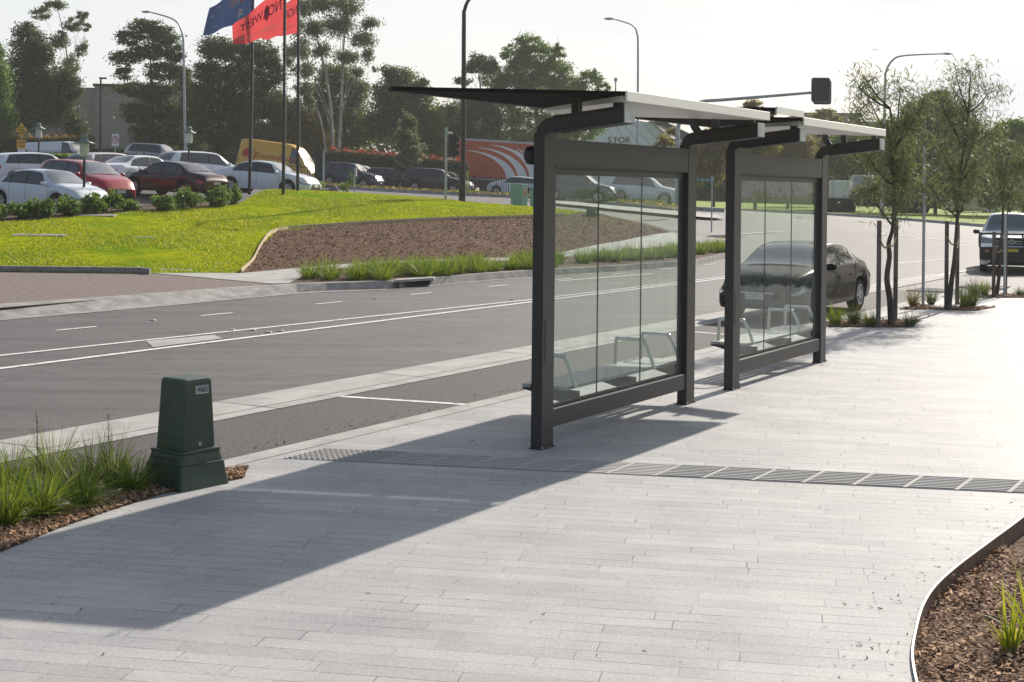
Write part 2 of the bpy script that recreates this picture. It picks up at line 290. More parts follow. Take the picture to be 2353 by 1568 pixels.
def fast_mesh(name, verts, nper, m, parent=None):
    """many small polygons of nper corners each, verts (n*nper,3)"""
    me = bpy.data.meshes.new(name); verts = np.asarray(verts, np.float32).reshape(-1, 3); nv = len(verts); nf = nv // nper
    me.vertices.add(nv); me.vertices.foreach_set('co', verts.ravel()); me.loops.add(nv); me.loops.foreach_set('vertex_index', np.arange(nv, dtype=np.int32))
    me.polygons.add(nf); me.polygons.foreach_set('loop_start', np.arange(0, nv, nper, dtype=np.int32)); me.polygons.foreach_set('loop_total', np.full(nf, nper, np.int32))
    me.update(calc_edges=True); me.materials.append(m); o = bpy.data.objects.new(name, me); COL.objects.link(o)
    if parent: o.parent = parent
    return o
def tag(o, label, cat, group=None, kind=None):
    if label: o['label'] = label
    if cat: o['category'] = cat
    if group: o['group'] = group
    if kind: o['kind'] = kind
    return o
def root(name, loc, rotz, label, cat, group=None):
    o = bpy.data.objects.new(name, None); COL.objects.link(o); o.location = loc; o.rotation_euler = (0, 0, rotz); o.empty_display_size = .3
    return tag(o, label, cat, group)
def struct(o): o['kind'] = 'structure'; return o
def copy_tree(o, parent=None):
    c = o.copy(); COL.objects.link(c); c.parent = parent
    for ch in [q for q in o.children]: copy_tree(ch, c)
    return c
def text_geo(txt, size=1.0, extrude=0):
    cu = bpy.data.curves.new('t', 'FONT'); cu.body = txt; cu.size = size; cu.resolution_u = 3; cu.align_x = 'CENTER'; cu.align_y = 'CENTER'
    o = bpy.data.objects.new('t', cu); COL.objects.link(o); dg = bpy.context.evaluated_depsgraph_get(); e = o.evaluated_get(dg); me = e.to_mesh()
    vs = [tuple(q.co) for q in me.vertices]; fs = [tuple(p.vertices) for p in me.polygons]; e.to_mesh_clear(); bpy.data.objects.remove(o); bpy.data.curves.remove(cu)
    return vs, fs
def put_text(txt, size, m, parent, org, ux, uy, off=0, name='lettering', bold=0):
    """text on a plane: centre org, right ux, up uy"""
    vs, fs = text_geo(txt, size); ux = Vector(ux); uy = Vector(uy); nn = ux.cross(uy).normalized()
    mb = MB(); mb.add([Vector(org) + ux * a + uy * b + nn * off for a, b, _ in vs], fs)
    if bold: mb.add([Vector(org) + ux * (a + bold) + uy * b + nn * (off + .001) for a, b, _ in vs], fs)
    return mb.build(name, m, parent)
def drape(name, poly, m, off, step=3.0, flat=False, thick=0):
    """a sheet of polygon outline poly laid on the terrain at height off"""
    bm = bmesh.new(); tri = geometry.tessellate_polygon([[Vector((x, y, 0)) for x, y in poly]])
    vs = [bm.verts.new((x, y, 0)) for x, y in poly]
    for t in tri:
        try: bm.faces.new([vs[i] for i in t])
        except ValueError: pass
    if not flat:
        xs = [p[0] for p in poly]; ys = [p[1] for p in poly]
        for ax, lo, hi in ((0, min(xs), max(xs)), (1, min(ys), max(ys))):
            q = math.ceil(lo / step) * step
            while q < hi:
                nrm = (1, 0, 0) if ax == 0 else (0, 1, 0); co = (q, 0, 0) if ax == 0 else (0, q, 0)
                bmesh.ops.bisect_plane(bm, geom=bm.verts[:] + bm.edges[:] + bm.faces[:], plane_co=co, plane_no=nrm); q += step
    for q in bm.verts: q.co.z = (0 if flat else H(q.co.x, q.co.y)) + off
    bmesh.ops.recalc_face_normals(bm, faces=bm.faces[:])
    for f in bm.faces:
        if f.normal.z < 0: f.normal_flip()
        f.smooth = not flat
    me = bpy.data.meshes.new(name); bm.to_mesh(me); bm.free(); me.materials.append(m); o = bpy.data.objects.new(name, me); COL.objects.link(o)
    return o
def catmull(p, k=6):
    out_ = []
    for i in range(len(p) - 1):
        a = p[max(i - 1, 0)]; b = p[i]; c_ = p[i + 1]; d = p[min(i + 2, len(p) - 1)]
        for j in range(k):
            t = j / k; out_.append(tuple(.5 * ((2 * b[q]) + (-a[q] + c_[q]) * t + (2 * a[q] - 5 * b[q] + 4 * c_[q] - d[q]) * t * t + (-a[q] + 3 * b[q] - 3 * c_[q] + d[q]) * t ** 3) for q in range(len(b))))
    return out_ + [p[-1]]
#SECTION_SETTING
# ================================================================ SETTING
gx = sorted(set([-1500, -700, -350, -200, -120] + list(range(-80, 81, 4)) + [120, 200, 350, 700, 1500])); gy = sorted(set([-60, -20, 0] + list(range(4, 161, 4)) + [200, 260, 400, 800, 1500, 3000]))
GX, GY = np.meshgrid(gx, gy); GZZ = hf(GX, GY) - .45
vs = [(x, y, z) for x, y, z in zip(GX.ravel(), GY.ravel(), GZZ.ravel())]; k = len(gx)
struct(MB().add(vs, [(j * k + i, j * k + i + 1, (j + 1) * k + i + 1, (j + 1) * k + i) for j in range(len(gy) - 1) for i in range(k - 1)], True).build('ground', M['verge']))
struct(drape('road', [W(-14, 9.0), W(36.5, 9.0), P(2160, 682), P(2620, 684), (75, 40), (75, 118), (-75, 118), (-75, 2)], M['asphalt'], -.02, 4))
# path of granite pavers, its edge follows the curved steel edging of the bed at the right
edge_px = catmull([(2440, 1115), (2353, 1190), (2270, 1252), (2200, 1305), (2150, 1350), (2120, 1395), (2103, 1450), (2094, 1510), (2104, 1575), (2125, 1640), (2160, 1720)], 5)
edge = [P(x, y) for x, y in edge_px]
bedL = [W(4.6, 7.28), P(0, 1270), P(140, 1213), P(260, 1172), P(370, 1137), P(450, 1120), P(560, 1099), W(9.35, 7.98), W(9.0, 8.08), W(4.6, 8.08)]
path_poly = [W(-12, 8.2), W(36.3, 8.2), P(2160, 684), P(2620, 687), (26, 20), (26, 11.6), (9.2, 11.6)] + edge + [(1.6, 2.0), (-2, 0), W(-14, 0)]
struct(drape('footpath', path_poly, M['paving'], 0.0, flat=True))
struct(drape('kerb', [W(-14, 8.1), W(36, 8.1), W(36, 8.34), W(-14, 8.34)], M['concrete'], .004, flat=True))
struct(drape('parking_bay', [W(-14, 8.34), W(35.5, 8.34), W(35.5, 9.84), W(-14, 9.84)], M['parking'], -.008, flat=True))
gut = drape('gutter', [W(-14, 9.84), W(43, 9.84), W(43, 10.72), W(-14, 10.72)], M['concrete'], -.002, flat=True); struct(gut)
mb = MB()
for q in range(-4, 14):
    a = W(q * 3.0, 9.84); b = W(q * 3.0, 10.72); a2 = W(q * 3.0 + .02, 9.84); b2 = W(q * 3.0 + .02, 10.72)
    mb.add([(*a, .001), (*a2, .001), (*b2, .001), (*b, .001)], [(0, 1, 2, 3)])
aa = W(-14, 10.05); bb = W(43, 10.05); cc = W(43, 10.075); dd = W(-14, 10.075); mb.add([(*aa, .001), (*bb, .001), (*cc, .001), (*dd, .001)], [(0, 1, 2, 3)])
struct(mb.build('gutter_joints', M['concrete2']))
# road markings
mk = MB()
def stripe(pa, pb, wd, z=-.012):
    a = Vector(pa); b = Vector(pb); t = (b - a).normalized(); nn = Vector((-t.y, t.x)) * wd / 2
    k = max(1, int((b - a).length / 4)); vs = []
    for i in range(k + 1):
        c_ = a.lerp(b, i / k)
        for sgn in (-1, 1): q = c_ + nn * sgn; vs.append((q.x, q.y, H(q.x, q.y) + z))
    mk.add(vs, [(2 * i, 2 * i + 2, 2 * i + 3, 2 * i + 1) for i in range(k)])
stripe(W(-6, 15.02), W(27, 14.98), .13); stripe(W(27, 14.98), W(48, 14.7), .13)
stripe(W(-6, 17.2), W(13.66, 16.14), .11); stripe(W(13.66, 16.14), W(27.2, 15.3), .11); stripe(W(27.2, 15.3), W(46, 15.0), .1)
for i in range(-3, 11): stripe(W(16.55 + 3.4 * i, 18.22 - .01 * i), W(17.4 + 3.4 * i, 18.2 - .01 * i), .1)
stripe(P(765, 909), P(1092, 930), .1, -.004); stripe(P(1592, 762), P(1665, 768), .1, -.004)
for a, b in (((1283, 645), (1500, 628)), ((2000, 527), (2353, 548)), ((2020, 555), (2230, 572)), ((2200, 596), (2060, 604)), ((1700, 519), (1980, 537)), ((2100, 640), (2240, 618)), ((1650, 560), (1800, 553))):
    stripe(P(*a), P(*b), .14)
struct(mk.build('road_markings', M['paint']))
struct(drape('patch', [P(335, 782), P(352, 796), P(512, 776), P(492, 768)], M['concrete'], -.013, flat=True))
# far side: islands (column, distance)
lawn_front = [(-200, 36.5), (0, 36.5), (325, 36.4), (450, 36.8), (557, 37), (585, 41), (605, 45.5), (640, 50), (760, 52.3), (900, 54.5), (1030, 56.3), (1165, 58), (1300, 60.5)]
bed_edge = [(x, GZ(x, y)) for x, y in ((545, 471), (400, 482), (300, 488), (240, 493), (100, 506), (0, 511))]; bed_edge += [(-200, bed_edge[-1][1])]
lawn_back = [(1370, 64), (1300, 65.5), (1228, 67), (1165, 68.5), (1000, 72), (800, 73.5), (740, 73), (640, 70)] + bed_edge
struct(drape('lawn', [Q(*p) for p in lawn_front + lawn_back], M['lawn'], .15, 1.5))
struct(drape('mulch_mound', [Q(*p) for p in lawn_front[4:] + [(1370, 64), (1450, 66), (1545, 62), (1400, 55), (1228, 47.5), (900, 43), (760, 40.8)]], M['mulch_far'], .16, 1.5))
struct(drape('far_footpath', [Q(*p) for p in [(350, 36.6), (557, 37.02), (760, 40.82), (900, 43.02), (1228, 47.52), (1400, 55.02), (1545, 62.02), (1600, 59), (1420, 51.5), (1228, 45.6), (900, 41.4), (760, 39.2), (715, 37.2), (665, 33.2), (628, 33.0)]], M['concrete'], .152, 2))
bed_front = [(665, 33.2), (752, 33.4), (830, 33.9), (902, 34.4), (995, 35.8), (1096, 37.6), (1228, 39.7), (1420, 42.6), (1598, 46.6), (1668, 51.4), (1690, 54)]
struct(drape('planting_bed', [Q(*p) for p in bed_front + [(1600, 58.9), (1420, 51.4), (1228, 45.5), (900, 41.3), (760, 39.1), (715, 37.1)]], M['soil'], .15, 2))
struct(drape('driveway', [Q(*p) for p in [(-200, 24.3), (0, 25.8), (360, 29.3), (628, 33.0), (350, 36.6), (325, 36.4), (0, 36.5), (-200, 36.5)]], M['driveway'], .14, 3))
# far kerb: apron, then full-height kerb
kb = MB()
bot = [(-200, 24.2), (0, 25.4), (180, 26.9), (360, 28.6), (520, 30.4), (684, 32.5), (752, 33.1), (830, 33.6), (902, 34.1), (995, 35.5), (1096, 37.3), (1228, 39.4), (1420, 42.3), (1598, 46.3), (1668, 51.1), (1700, 54.5)]
top = [(-200, 24.9), (0, 26.1), (180, 27.6), (360, 29.3), (520, 31.1), (684, 32.75), (752, 33.25), (830, 33.75), (902, 34.25), (995, 35.65), (1096, 37.45), (1228, 39.55), (1420, 42.45), (1598, 46.45), (1668, 51.25), (1700, 54.3)]
rings = []
for i, (b, t) in enumerate(zip(bot, top)):
    b0 = Q(b[0], b[1] - .35); b1 = Q(*b); t1 = Q(*t); t2 = Q(t[0], t[1] + .35)
    rings.append([(*b0, -.012), (*b1, -.008), (*t1, H(*t1) + .162), (*t2, H(*t2) + .162)])
kb.loft(rings, closed=False, smooth=False); struct(kb.build('far_kerb', M['concrete2']))
dk = MB()
for a, b in zip([(-200, 36.6), (0, 36.6), (325, 36.5)], [(0, 36.6), (325, 36.5), (345, 36.1)]):
    A_ = Vector(Q(*a)); B_ = Vector(Q(*b)); nn = Vector((0, .16)); dk.prism([A_, B_, B_ + nn, A_ + nn], .1, .29)
struct(dk.build('driveway_kerb', M['concrete2']))
# timber edging of the mulch mound
te = root('garden_edging', (*Q(557, 37), .15), 0, 'pale timber edging strip curving between the far lawn and the mulch mound', 'edging')
mb = MB(); lf = catmull([Q(*p) for p in lawn_front[4:]], 4); ox, oy = Q(557, 37)
for a, b in zip(lf, lf[1:]):
    za = H(*a) + .1 - .15; zb = H(*b) + .1 - .15; nn = (-.03, .05)
    mb.loft([[(a[0] - ox, a[1] - oy, za), (a[0] - ox + nn[0], a[1] - oy + nn[1], za), (a[0] - ox + nn[0], a[1] - oy + nn[1], za + .17), (a[0] - ox, a[1] - oy, za + .17)],
             [(b[0] - ox, b[1] - oy, zb), (b[0] - ox + nn[0], b[1] - oy + nn[1], zb), (b[0] - ox + nn[0], b[1] - oy + nn[1], zb + .17), (b[0] - ox, b[1] - oy, zb + .17)]], True, False)
mb.build('board', M['timber_light'], te)
# beds along the car park and main road
struct(drape('shrub_bed', [Q(x, Z - .05) for x, Z in bed_edge] + [Q(x, Z + 2.6) for x, Z in bed_edge[::-1]], M['soil'], .16, 2))
med = [(735, 91), (850, 91.5), (1000, 92), (1180, 93), (1260, 93), (1440, 82.5), (1545, 80.5), (1560, 82), (1440, 92), (1260, 98.0), (1000, 96), (735, 95.5)]
struct(drape('median_strip', [Q(*p) for p in med], M['mulch_far'], .17, 3))
mk2 = MB(); rings = []
for x, Z in [(760, 90.6), (850, 91.1), (1000, 91.6), (1180, 92.6), (1260, 92.6), (1440, 82), (1545, 80), (1590, 82.5), (1665, 83)]:
    a = Q(x, Z - .15); b = Q(x, Z); c_ = Q(x, Z + .7); z = H(*b); rings.append([(*a, z - .05), (*b, z + .19), (*c_, z + .19)])
mk2.loft(rings, closed=False, smooth=False); struct(mk2.build('median_kerb', M['concrete2']))
struct(drape('median_island', [Q(*p) for p in [(1255, 80), (1400, 77.5), (1560, 76.2), (1640, 76), (1668, 77), (1640, 78.5), (1560, 79), (1400, 80.5), (1255, 83)]], M['concrete'], .13, 3))
vg = [(1565, 103), (1700, 104), (1850, 99), (2000, 93), (2150, 87), (2300, 81), (2420, 76), (2600, 76), (2700, 150), (1560, 175)]
struct(drape('grass_verge', [Q(*p) for p in vg], M['verge'], .13, 4))
mb = MB(); rings = []
for x, Z in vg[:8]:
    a = Q(x, Z - .4); b = Q(x, Z - .3); c_ = Q(x, Z + .1); z = H(*b); rings.append([(*a, z - .05), (*b, z + .15), (*c_, z + .15)])
mb.loft(rings, closed=False, smooth=False); struct(mb.build('verge_kerb', M['concrete']))
# near beds
struct(drape('garden_bed_soil', bedL, M['soil'], .006, flat=True))
bedR = edge[:-1] + [(3.2, 2.5), (9.2, 3.5), (9.2, 11.6)]
struct(drape('sunken_bed_soil', bedR, M['soil'], -.11, flat=True))
# ground under the beds' chips and pits
pits = [[P(1893, 742), P(1960, 735), P(2120, 737), P(2085, 753), P(1905, 752)], [P(2065, 712), P(2110, 700), P(2150, 708), P(2290, 706), P(2245, 715), P(2140, 712)], [P(2215, 683), P(2353, 674), P(2500, 676), P(2400, 684)]]
for p in pits: struct(drape('tree_pit', p, M['soil'], .006, flat=True))
#SECTION_TACTILE
tt = MB(); base = MB(); base2 = MB(); st_ = MB()
def rowpt(u, v_):   # u metres along the strip to the right, v_ across it towards the street's far end
    a = W(9.8, 7.95); ru = Vector(W(12.32, 2.28)) - Vector(W(11.55, 4.45)); ru.normalize(); sv = Vector(SS)
    q = Vector(a) + ru * u + sv * v_; return (q.x, q.y)
LW = .56
for t in range(16):
    u0 = t * .4; (base if t > 1 else base2).prism([rowpt(u0 + .004, 0), rowpt(u0 + .396, 0), rowpt(u0 + .396, LW), rowpt(u0 + .004, LW)], .002, .005)
    tt.prism([rowpt(u0 - .018, 0), rowpt(u0 + .018, 0), rowpt(u0 + .018, LW), rowpt(u0 - .018, LW)], .0, .0075)
    if t < 2:
        for i in range(8):
            for j in range(8):
                a = u0 + .025 + i * .05; b = .035 + j * LW / 8; c_ = rowpt(a, b); st_.lathe([(.0215, .005), (.018, .014)], (c_[0], c_[1], 0), 8, False)
    else:
        for j in range(8):
            b = .018 + j * LW / 8; tt.prism([rowpt(u0 + .02, b), rowpt(u0 + .38, b), rowpt(u0 + .38, b + .026), rowpt(u0 + .02, b + .026)], .005, .0125 if t > 7 else .0085)
b_ = struct(base.build('tactile_paving', M['tile_gap'])); r_ = tt.build('tactile_ridges', M['tile_pale'], b_); base2.build('stud_tiles', M['tile_pale'], b_); st_.build('tactile_studs', M['tile_gap'], b_)
#SECTION_SHELTER
# ================================================================ BUS SHELTERS
def make_shelter(s0, Wd, label, first):
    r = root('bus_shelter', (*W(s0, 6.41), 0), SROT, label, 'bus shelter', 'bus shelters in line along the paved path')
    # local: x along the street, y towards the road (post faces y -.11 .. 0)
    for i, x in enumerate((0, Wd - .22)):
        mb = MB(); R_ = .16; T = .112; yc = 0.0
        out_ = [(0, 0)]; zt = 3.015
        prof = [(0, 0), (0, zt - R_)] + [(-R_ + R_ * math.cos(a), zt - R_ + R_ * math.sin(a)) for a in [math.pi / 2 * k / 6 for k in range(1, 7)]] + [(-.88, zt + .085), (-.88, zt - .05), (-.15, zt - .128), (-.122, zt - .145), (-.112, zt - .165), (-.112, 0)]
        vs = [(x + dx, y, z) for dx in (.03, .19) for y, z in prof]; n_ = len(prof)
        # post full width, arm narrower between flanges
        lo = [(0, 0), (0, zt - R_), (-.112, zt - R_), (-.112, 0)]
        mb.prism([(0, 0)] * 0 or [(x, -.112), (x + .22, -.112), (x + .22, 0), (x, 0)], 0, zt - R_ + .02)
        tri = geometry.tessellate_polygon([[Vector((y, z, 0)) for y, z in prof[1:-1]]]); q = prof[1:-1]; m_ = len(q)
        for a, b in ((x + .035, x + .185),):
            mb.add([(a, y, z) for y, z in q] + [(b, y, z) for y, z in q], [(k_, (k_ + 1) % m_, (k_ + 1) % m_ + m_, k_ + m_) for k_ in range(m_)] + [tuple(t) for t in tri] + [tuple(v_ + m_ for v_ in t[::-1]) for t in tri])
        # flanges of the arm
        for (za, zb, zz) in ((zt + .002, zt + .084, .012), (zt - .138, zt - .062, .012)):
            mb.add([(x + .0, -.2, za), (x + .22, -.2, za), (x + .22, -.9, zb), (x, -.9, zb), (x + .0, -.2, za + zz), (x + .22, -.2, za + zz), (x + .22, -.9, zb + zz), (x, -.9, zb + zz)],
                   [(0, 3, 2, 1), (4, 5, 6, 7), (0, 1, 5, 4), (1, 2, 6, 5), (2, 3, 7, 6), (3, 0, 4, 7)])
        p = mb.build('post', M['frame'], r)
        cap = MB(); cap.box(x + .01, x + .21, -.912, -.9, zt - .055, zt + .095); cap.build('end_cap', M['galv'], p)
        bk = MB()
        for y in (-.38, -.8): MB().box(x + .07, x + .15, y - .035, y + .035, zt - .01, 3.19).build('bracket', M['frame'], r)
        if i: MB().tube(catmull([(x + .11, -.2, zt - .03), (x + .11, -.12, zt + .08), (x + .11, -.1, 3.2)], 4), .045, 8).build('bracket', M['frame'], r)
        fl = MB(); fl.box(x - .012, x + .232, -.124, .012, 0, .012); fl.build('base_plate', M['black'], p)
        for bx0, by0 in ((x - .004, -.118), (x + .224, -.118)): MB().cyl(bx0, by0, .012, .026, .009, .009, 6).build('bolt', M['galv'], p)
        if i == 0:
            ap = MB(); ap.box(x + .05, x + .17, -.1155, -.11, .78, 1.17); ap.build('access_panel', M['frame'], p)
            fr_ = MB(); fr_.box(x + .044, x + .176, -.1135, -.11, .774, 1.176); fr_.build('panel_edge', M['black'], p)
    x0, x1 = .22, Wd - .22
    MB().box(x0, x1, -.108, -.012, 2.575, 2.83).build('header_panel', M['frame'], r)
    h2 = MB(); h2.box(x0, x1, -.122, -.108, 2.568, 2.578); h2.box(x0, x1, -.06, -.02, 2.5, 2.575); h2.build('header_trim', M['frame'], r)
    MB().box(x0, x1, -.1, -.012, .175, .33).build('bottom_rail', M['frame'], r)
    tr_ = MB(); tr_.box(x0, x1, -.09, -.07, .331, .342); tr_.build('rail_edge', M['silver'], r)
    g_ = MB(); g_.box(x0, x1, -.055, -.02, .33, .37); g_.box(x0, x0 + .02, -.055, -.02, .37, 2.5); g_.box(x1 - .06, x1, -.06, -.015, .37, 2.5); g_.build('glazing_frame', M['frame'], r)
    a, b = x0 + .022, x1 - .062; st = (b - a) / 3
    for k in range(3): MB().box(a + k * st + .004, a + (k + 1) * st - .004, -.044, -.034, .371, 2.499).build('glass_pane', M['pane'], r)
    sl = MB()
    for k in (1, 2): sl.box(a + k * st - .0035, a + k * st + .0035, -.045, -.033, .371, 2.499)
    sl.build('joint_seal', M['black'], r)
    # roof: a skewed plate, road edge higher; white soffit under its far part, folded fascia on the path edge
    yb, ya = -.99, 1.05; sk = -.62
    def zr(y): return 3.185 + (y - yb) / (ya - yb) * .055
    X0, X1 = -.16, Wd - (.12 if first else .3)
    def slab(poly, dz0, dz1):
        mb = MB(); n_ = len(poly); mb.add([(x, y, zr(y) + dz0) for x, y in poly] + [(x, y, zr(y) + dz1) for x, y in poly], [tuple(range(n_))[::-1], tuple(range(n_, 2 * n_))] + [(k, (k + 1) % n_, (k + 1) % n_ + n_, k + n_) for k in range(n_)]); return mb
    roof = slab([(X0, yb), (X1, yb), (X1 + sk, ya), (X0 + sk, ya)], 0, .035).build('roof', M['canopy_dark'], r)
    slab([(X0 + .02, yb + .04), (X1 - .02, yb + .04), (X1 + sk - .02, ya - .03), (X0 + 2.2, ya - .03)], -.05, -.002).build('soffit', M['white_panel'], roof)
    fa = MB(); fa.box(X0, X1, yb - .022, yb + .0, zr(yb) - .052, zr(yb) + .04); fa.build('fascia', M['silver'], roof, .006)
    f2 = MB(); p0 = (X0 + sk, ya); 
    f2.tube([(X0 + sk, ya, zr(ya) + .01), (X1 + sk, ya, zr(ya) + .01)], .022, 8); f2.build('edge_tube', M['frame'], roof)
    if first:
        # link plate bridging the gap to the next shelter, a little higher
        lk = slab([(X1 + .27, yb + .02), (X1 + 1.2, yb + .02), (X1 + 1.2 + sk, ya), (X1 + .27 + sk, ya)], .075, .105).build('link_canopy', M['canopy_dark'], r)
        l = MB(); l.box(X1 + .28, X1 + 1.18, yb - .0, yb + .02, 3.225, 3.3); l.build('fascia', M['silver'], lk)
        an = MB(); an.cyl(X0 + .02, yb + .1, 3.2, 3.32, .006); an.cyl(X0 + .02, yb + .1, 3.31, 3.34, .014); an.build('sensor_mast', M['galv'], roof)
        cm = MB(); cm.lathe([(.0, -.075), (.05, -.06), (.075, 0), (.075, .05), (.05, .09), (0, .1)], (.1, .08, 2.66), 14); cm.box(.08, .12, .0, .06, 2.7, 2.74); cm.build('camera_dome', M['black'], r)
    return r
make_shelter(11.40, 3.52, 'nearer grey bus shelter, its first post standing by the tactile strip', True)
make_shelter(16.08, 3.52, 'farther grey bus shelter, beside the black sedan', False)
def make_bench(s0, label):
    r = root('bench', (*W(s0, 6.62), 0), SROT, label, 'bench', 'benches behind the shelter glass')
    Lb = 2.75; seat = MB()
    for y in (-.09, .01, .11, .21, .31): seat.box(0, Lb, y, y + .088, .415, .45)
    seat.build('seat', M['bench'], r, .004)
    for x in (.02, 1.3, 2.6):
        lg = MB(); pr = [(-.2, .414), (.4, .414), (.41, .395), (.3, .375), (.05, .31), (-.2, .27)]; n_ = len(pr); tri = geometry.tessellate_polygon([[Vector((y, z, 0)) for y, z in pr]])
        lg.add([(x, y, z) for y, z in pr] + [(x + .06, y, z) for y, z in pr], [(k, (k + 1) % n_, (k + 1) % n_ + n_, k + n_) for k in range(n_)] + [tuple(t) for t in tri] + [tuple(q + n_ for q in t[::-1]) for t in tri]); lg.build('bracket', M['frame'], r)
    for x in (.14, 1.98, 2.66):
        a = MB(); a.tube(catmull([(x, -.12, .43), (x, -.06, .6), (x, .0, .71), (x, .03, .73), (x, .3, .73), (x, .34, .71), (x, .35, .45)], 3), .021, 8)
        a.build('armrest', M['silver'], r)
    return r
make_bench(12.3, 'slatted bench with three metal armrests behind the glass of the nearer shelter')
make_bench(17.15, 'slatted bench with three metal armrests behind the glass of the farther shelter')
#SECTION_PILLAR
pc = Vector(P(426, 1112));
r = root('service_pillar', (pc.x, pc.y, 0), rad(-38), 'short tapered green utility pillar numbered 141615 standing beside the near grass bed', 'service pillar')
def frustum(b0, b1, z0, z1, rnd=.025):
    def ring(h, z):
        c = rnd; o = []
        for (sx, sy, a0) in ((1, 1, 0), (-1, 1, 90), (-1, -1, 180), (1, -1, 270)):
            for k in range(4): a = rad(a0 + 30 * k); o.append((sx * (h[0] - c) + c * math.cos(a), sy * (h[1] - c) + c * math.sin(a), z))
        return o
    return ring(b0, z0), ring(b1, z1)
r.scale = (.945, .945, .935)
mb = MB(); rings = [frustum((hx, hy), (hx, hy), z, z)[0] for hx, hy, z in ((.262, .262, 0), (.243, .243, .1), (.232, .232, .19), (.234, .234, .2), (.222, .222, .205), (.205, .205, .285), (.2, .2, .292))]
mb.loft(rings, True, False); mb.build('plinth', M['pillargreen'], r)
mb = MB(); rings = [frustum((h, h), (h, h), z, z)[0] for h, z in ((.21, .292), (.212, .302), (.21, .312), (.176, .318), (.152, .88), (.147, .898), (.13, .908))]
mb.loft(rings, True, False); bd = mb.build('cover', M['pillargreen'], r)
q = MB(); q.box(-.16, .16, -.2225, -.219, .24, .246); q.build('seam', M['dark'], r); q = MB(); q.tube([(.165, .0, .36), (.182, .0, .36)], .016, 10); q.build('lock', M['galv'], r)
# number plate on the face turned to the right of the picture
def pface(u, z, off): h = .176 - (z - .318) / .562 * .024 + off; return (h, u, z)
mb = MB(); mb.add([pface(-.03, .775, .002), pface(.105, .775, .002), pface(.105, .845, .002), pface(-.03, .845, .002)], [(0, 1, 2, 3)]); npl = mb.build('number_plate', mat('number_strip', (.5, .53, .52), .5), r)
put_text('141615', .085, M['black'], npl, pface(.037, .81, .004), (0, .46, 0), (-.043 * .9, 0, .9), 0, 'lettering', .006)
mb = MB(); mb.add([(-.12 + .02, -.1735, .345), (.0, -.1735, .345), (.0, -.172, .375), (-.012, -.1715, .385), (-.1, -.1715, .385)], [(0, 1, 2, 3, 4)])
mb.build('sticker', M['white'], r)
#SECTION_PLANTS
def tuft_verts(n, h, spread, wd, lean=.5, seg=4, rr=.06, kink=.5):
    """curved grass blades as strips of quads, base at origin"""
    a = rng.uniform(0, 2 * np.pi, n); ln = h * rng.uniform(.35, 1.2, n); out_r = spread * rng.uniform(.1, 1.25, n) ** 1.0
    bx = rr * np.sqrt(rng.uniform(0, 1, n)) * np.cos(a + rng.normal(0, .6, n)); by = rr * np.sqrt(rng.uniform(0, 1, n)) * np.sin(a + rng.normal(0, .6, n))
    ts = np.linspace(0, 1, seg + 1); px = []; 
    for t in ts:
        ro = out_r * t ** 1.35; zz = ln * (t - kink * (out_r / spread) ** 1.5 * t ** 2.6)
        px.append(np.stack([bx + ro * np.cos(a), by + ro * np.sin(a), np.maximum(zz, .004)], 1))
    ta = rng.uniform(0, np.pi, n); side = np.stack([np.cos(ta), np.sin(ta), np.zeros(n)], 1); ws = wd * rng.uniform(.6, 1.2, n)
    q = []
    for i in range(seg):
        w0 = (ws * (1 - ts[i] ** 2 * .9))[:, None] * side; w1 = (ws * (1 - ts[i + 1] ** 2 * .9))[:, None] * side
        q.append(np.stack([px[i] - w0, px[i] + w0, px[i + 1] + w1, px[i + 1] - w1], 1))
    return np.stack(q, 1).reshape(-1, 3)
def strips(name, verts, seg, m, parent=None):
    """welds each blade so that one blade is one island"""
    v = np.asarray(verts, np.float32).reshape(-1, seg, 4, 3); nb_ = len(v)
    vv = np.concatenate([v[:, 0, :2].reshape(nb_, 2, 3)] + [v[:, i, [3, 2]].reshape(nb_, 2, 3) for i in range(seg)], 1).reshape(-1, 3)
    k = 2 * (seg + 1); base_ = np.arange(nb_)[:, None] * k; f = []
    for i in range(seg): f.append(np.stack([base_[:, 0] + 2 * i, base_[:, 0] + 2 * i + 1, base_[:, 0] + 2 * i + 3, base_[:, 0] + 2 * i + 2], 1))
    f = np.stack(f, 1).reshape(-1, 4).astype(np.int32)
    me = bpy.data.meshes.new(name); me.vertices.add(len(vv)); me.vertices.foreach_set('co', vv.astype(np.float32).ravel())
    me.loops.add(f.size); me.loops.foreach_set('vertex_index', f.ravel()); me.polygons.add(len(f)); me.polygons.foreach_set('loop_start', np.arange(0, f.size, 4, dtype=np.int32)); me.polygons.foreach_set('loop_total', np.full(len(f), 4, np.int32))
    me.update(calc_edges=True); me.materials.append(m); o = bpy.data.objects.new(name, me); COL.objects.link(o)
    if parent: o.parent = parent
    return o
def grass_clump(x, y, label, n=330, h=.55, spread=.42, wd=.0035, m='grass', group=None, z=0, stalks=10, cat='grass clump', name='grass_clump', pos=None):
    p = pos or P(x, y)
    v = tuft_verts(n, h, spread, wd); o = strips(name, v, 4, M[m]); o.location = (p[0], p[1], z)
    tag(o, label, cat, group)
    if stalks:
        v = tuft_verts(stalks, h * 1.45, spread * .75, wd * .55, kink=.15); s_ = strips('seed_stalks', v, 4, M['straw'], o)
    return o
G1 = 'grass clumps in the bed by the green pillar'
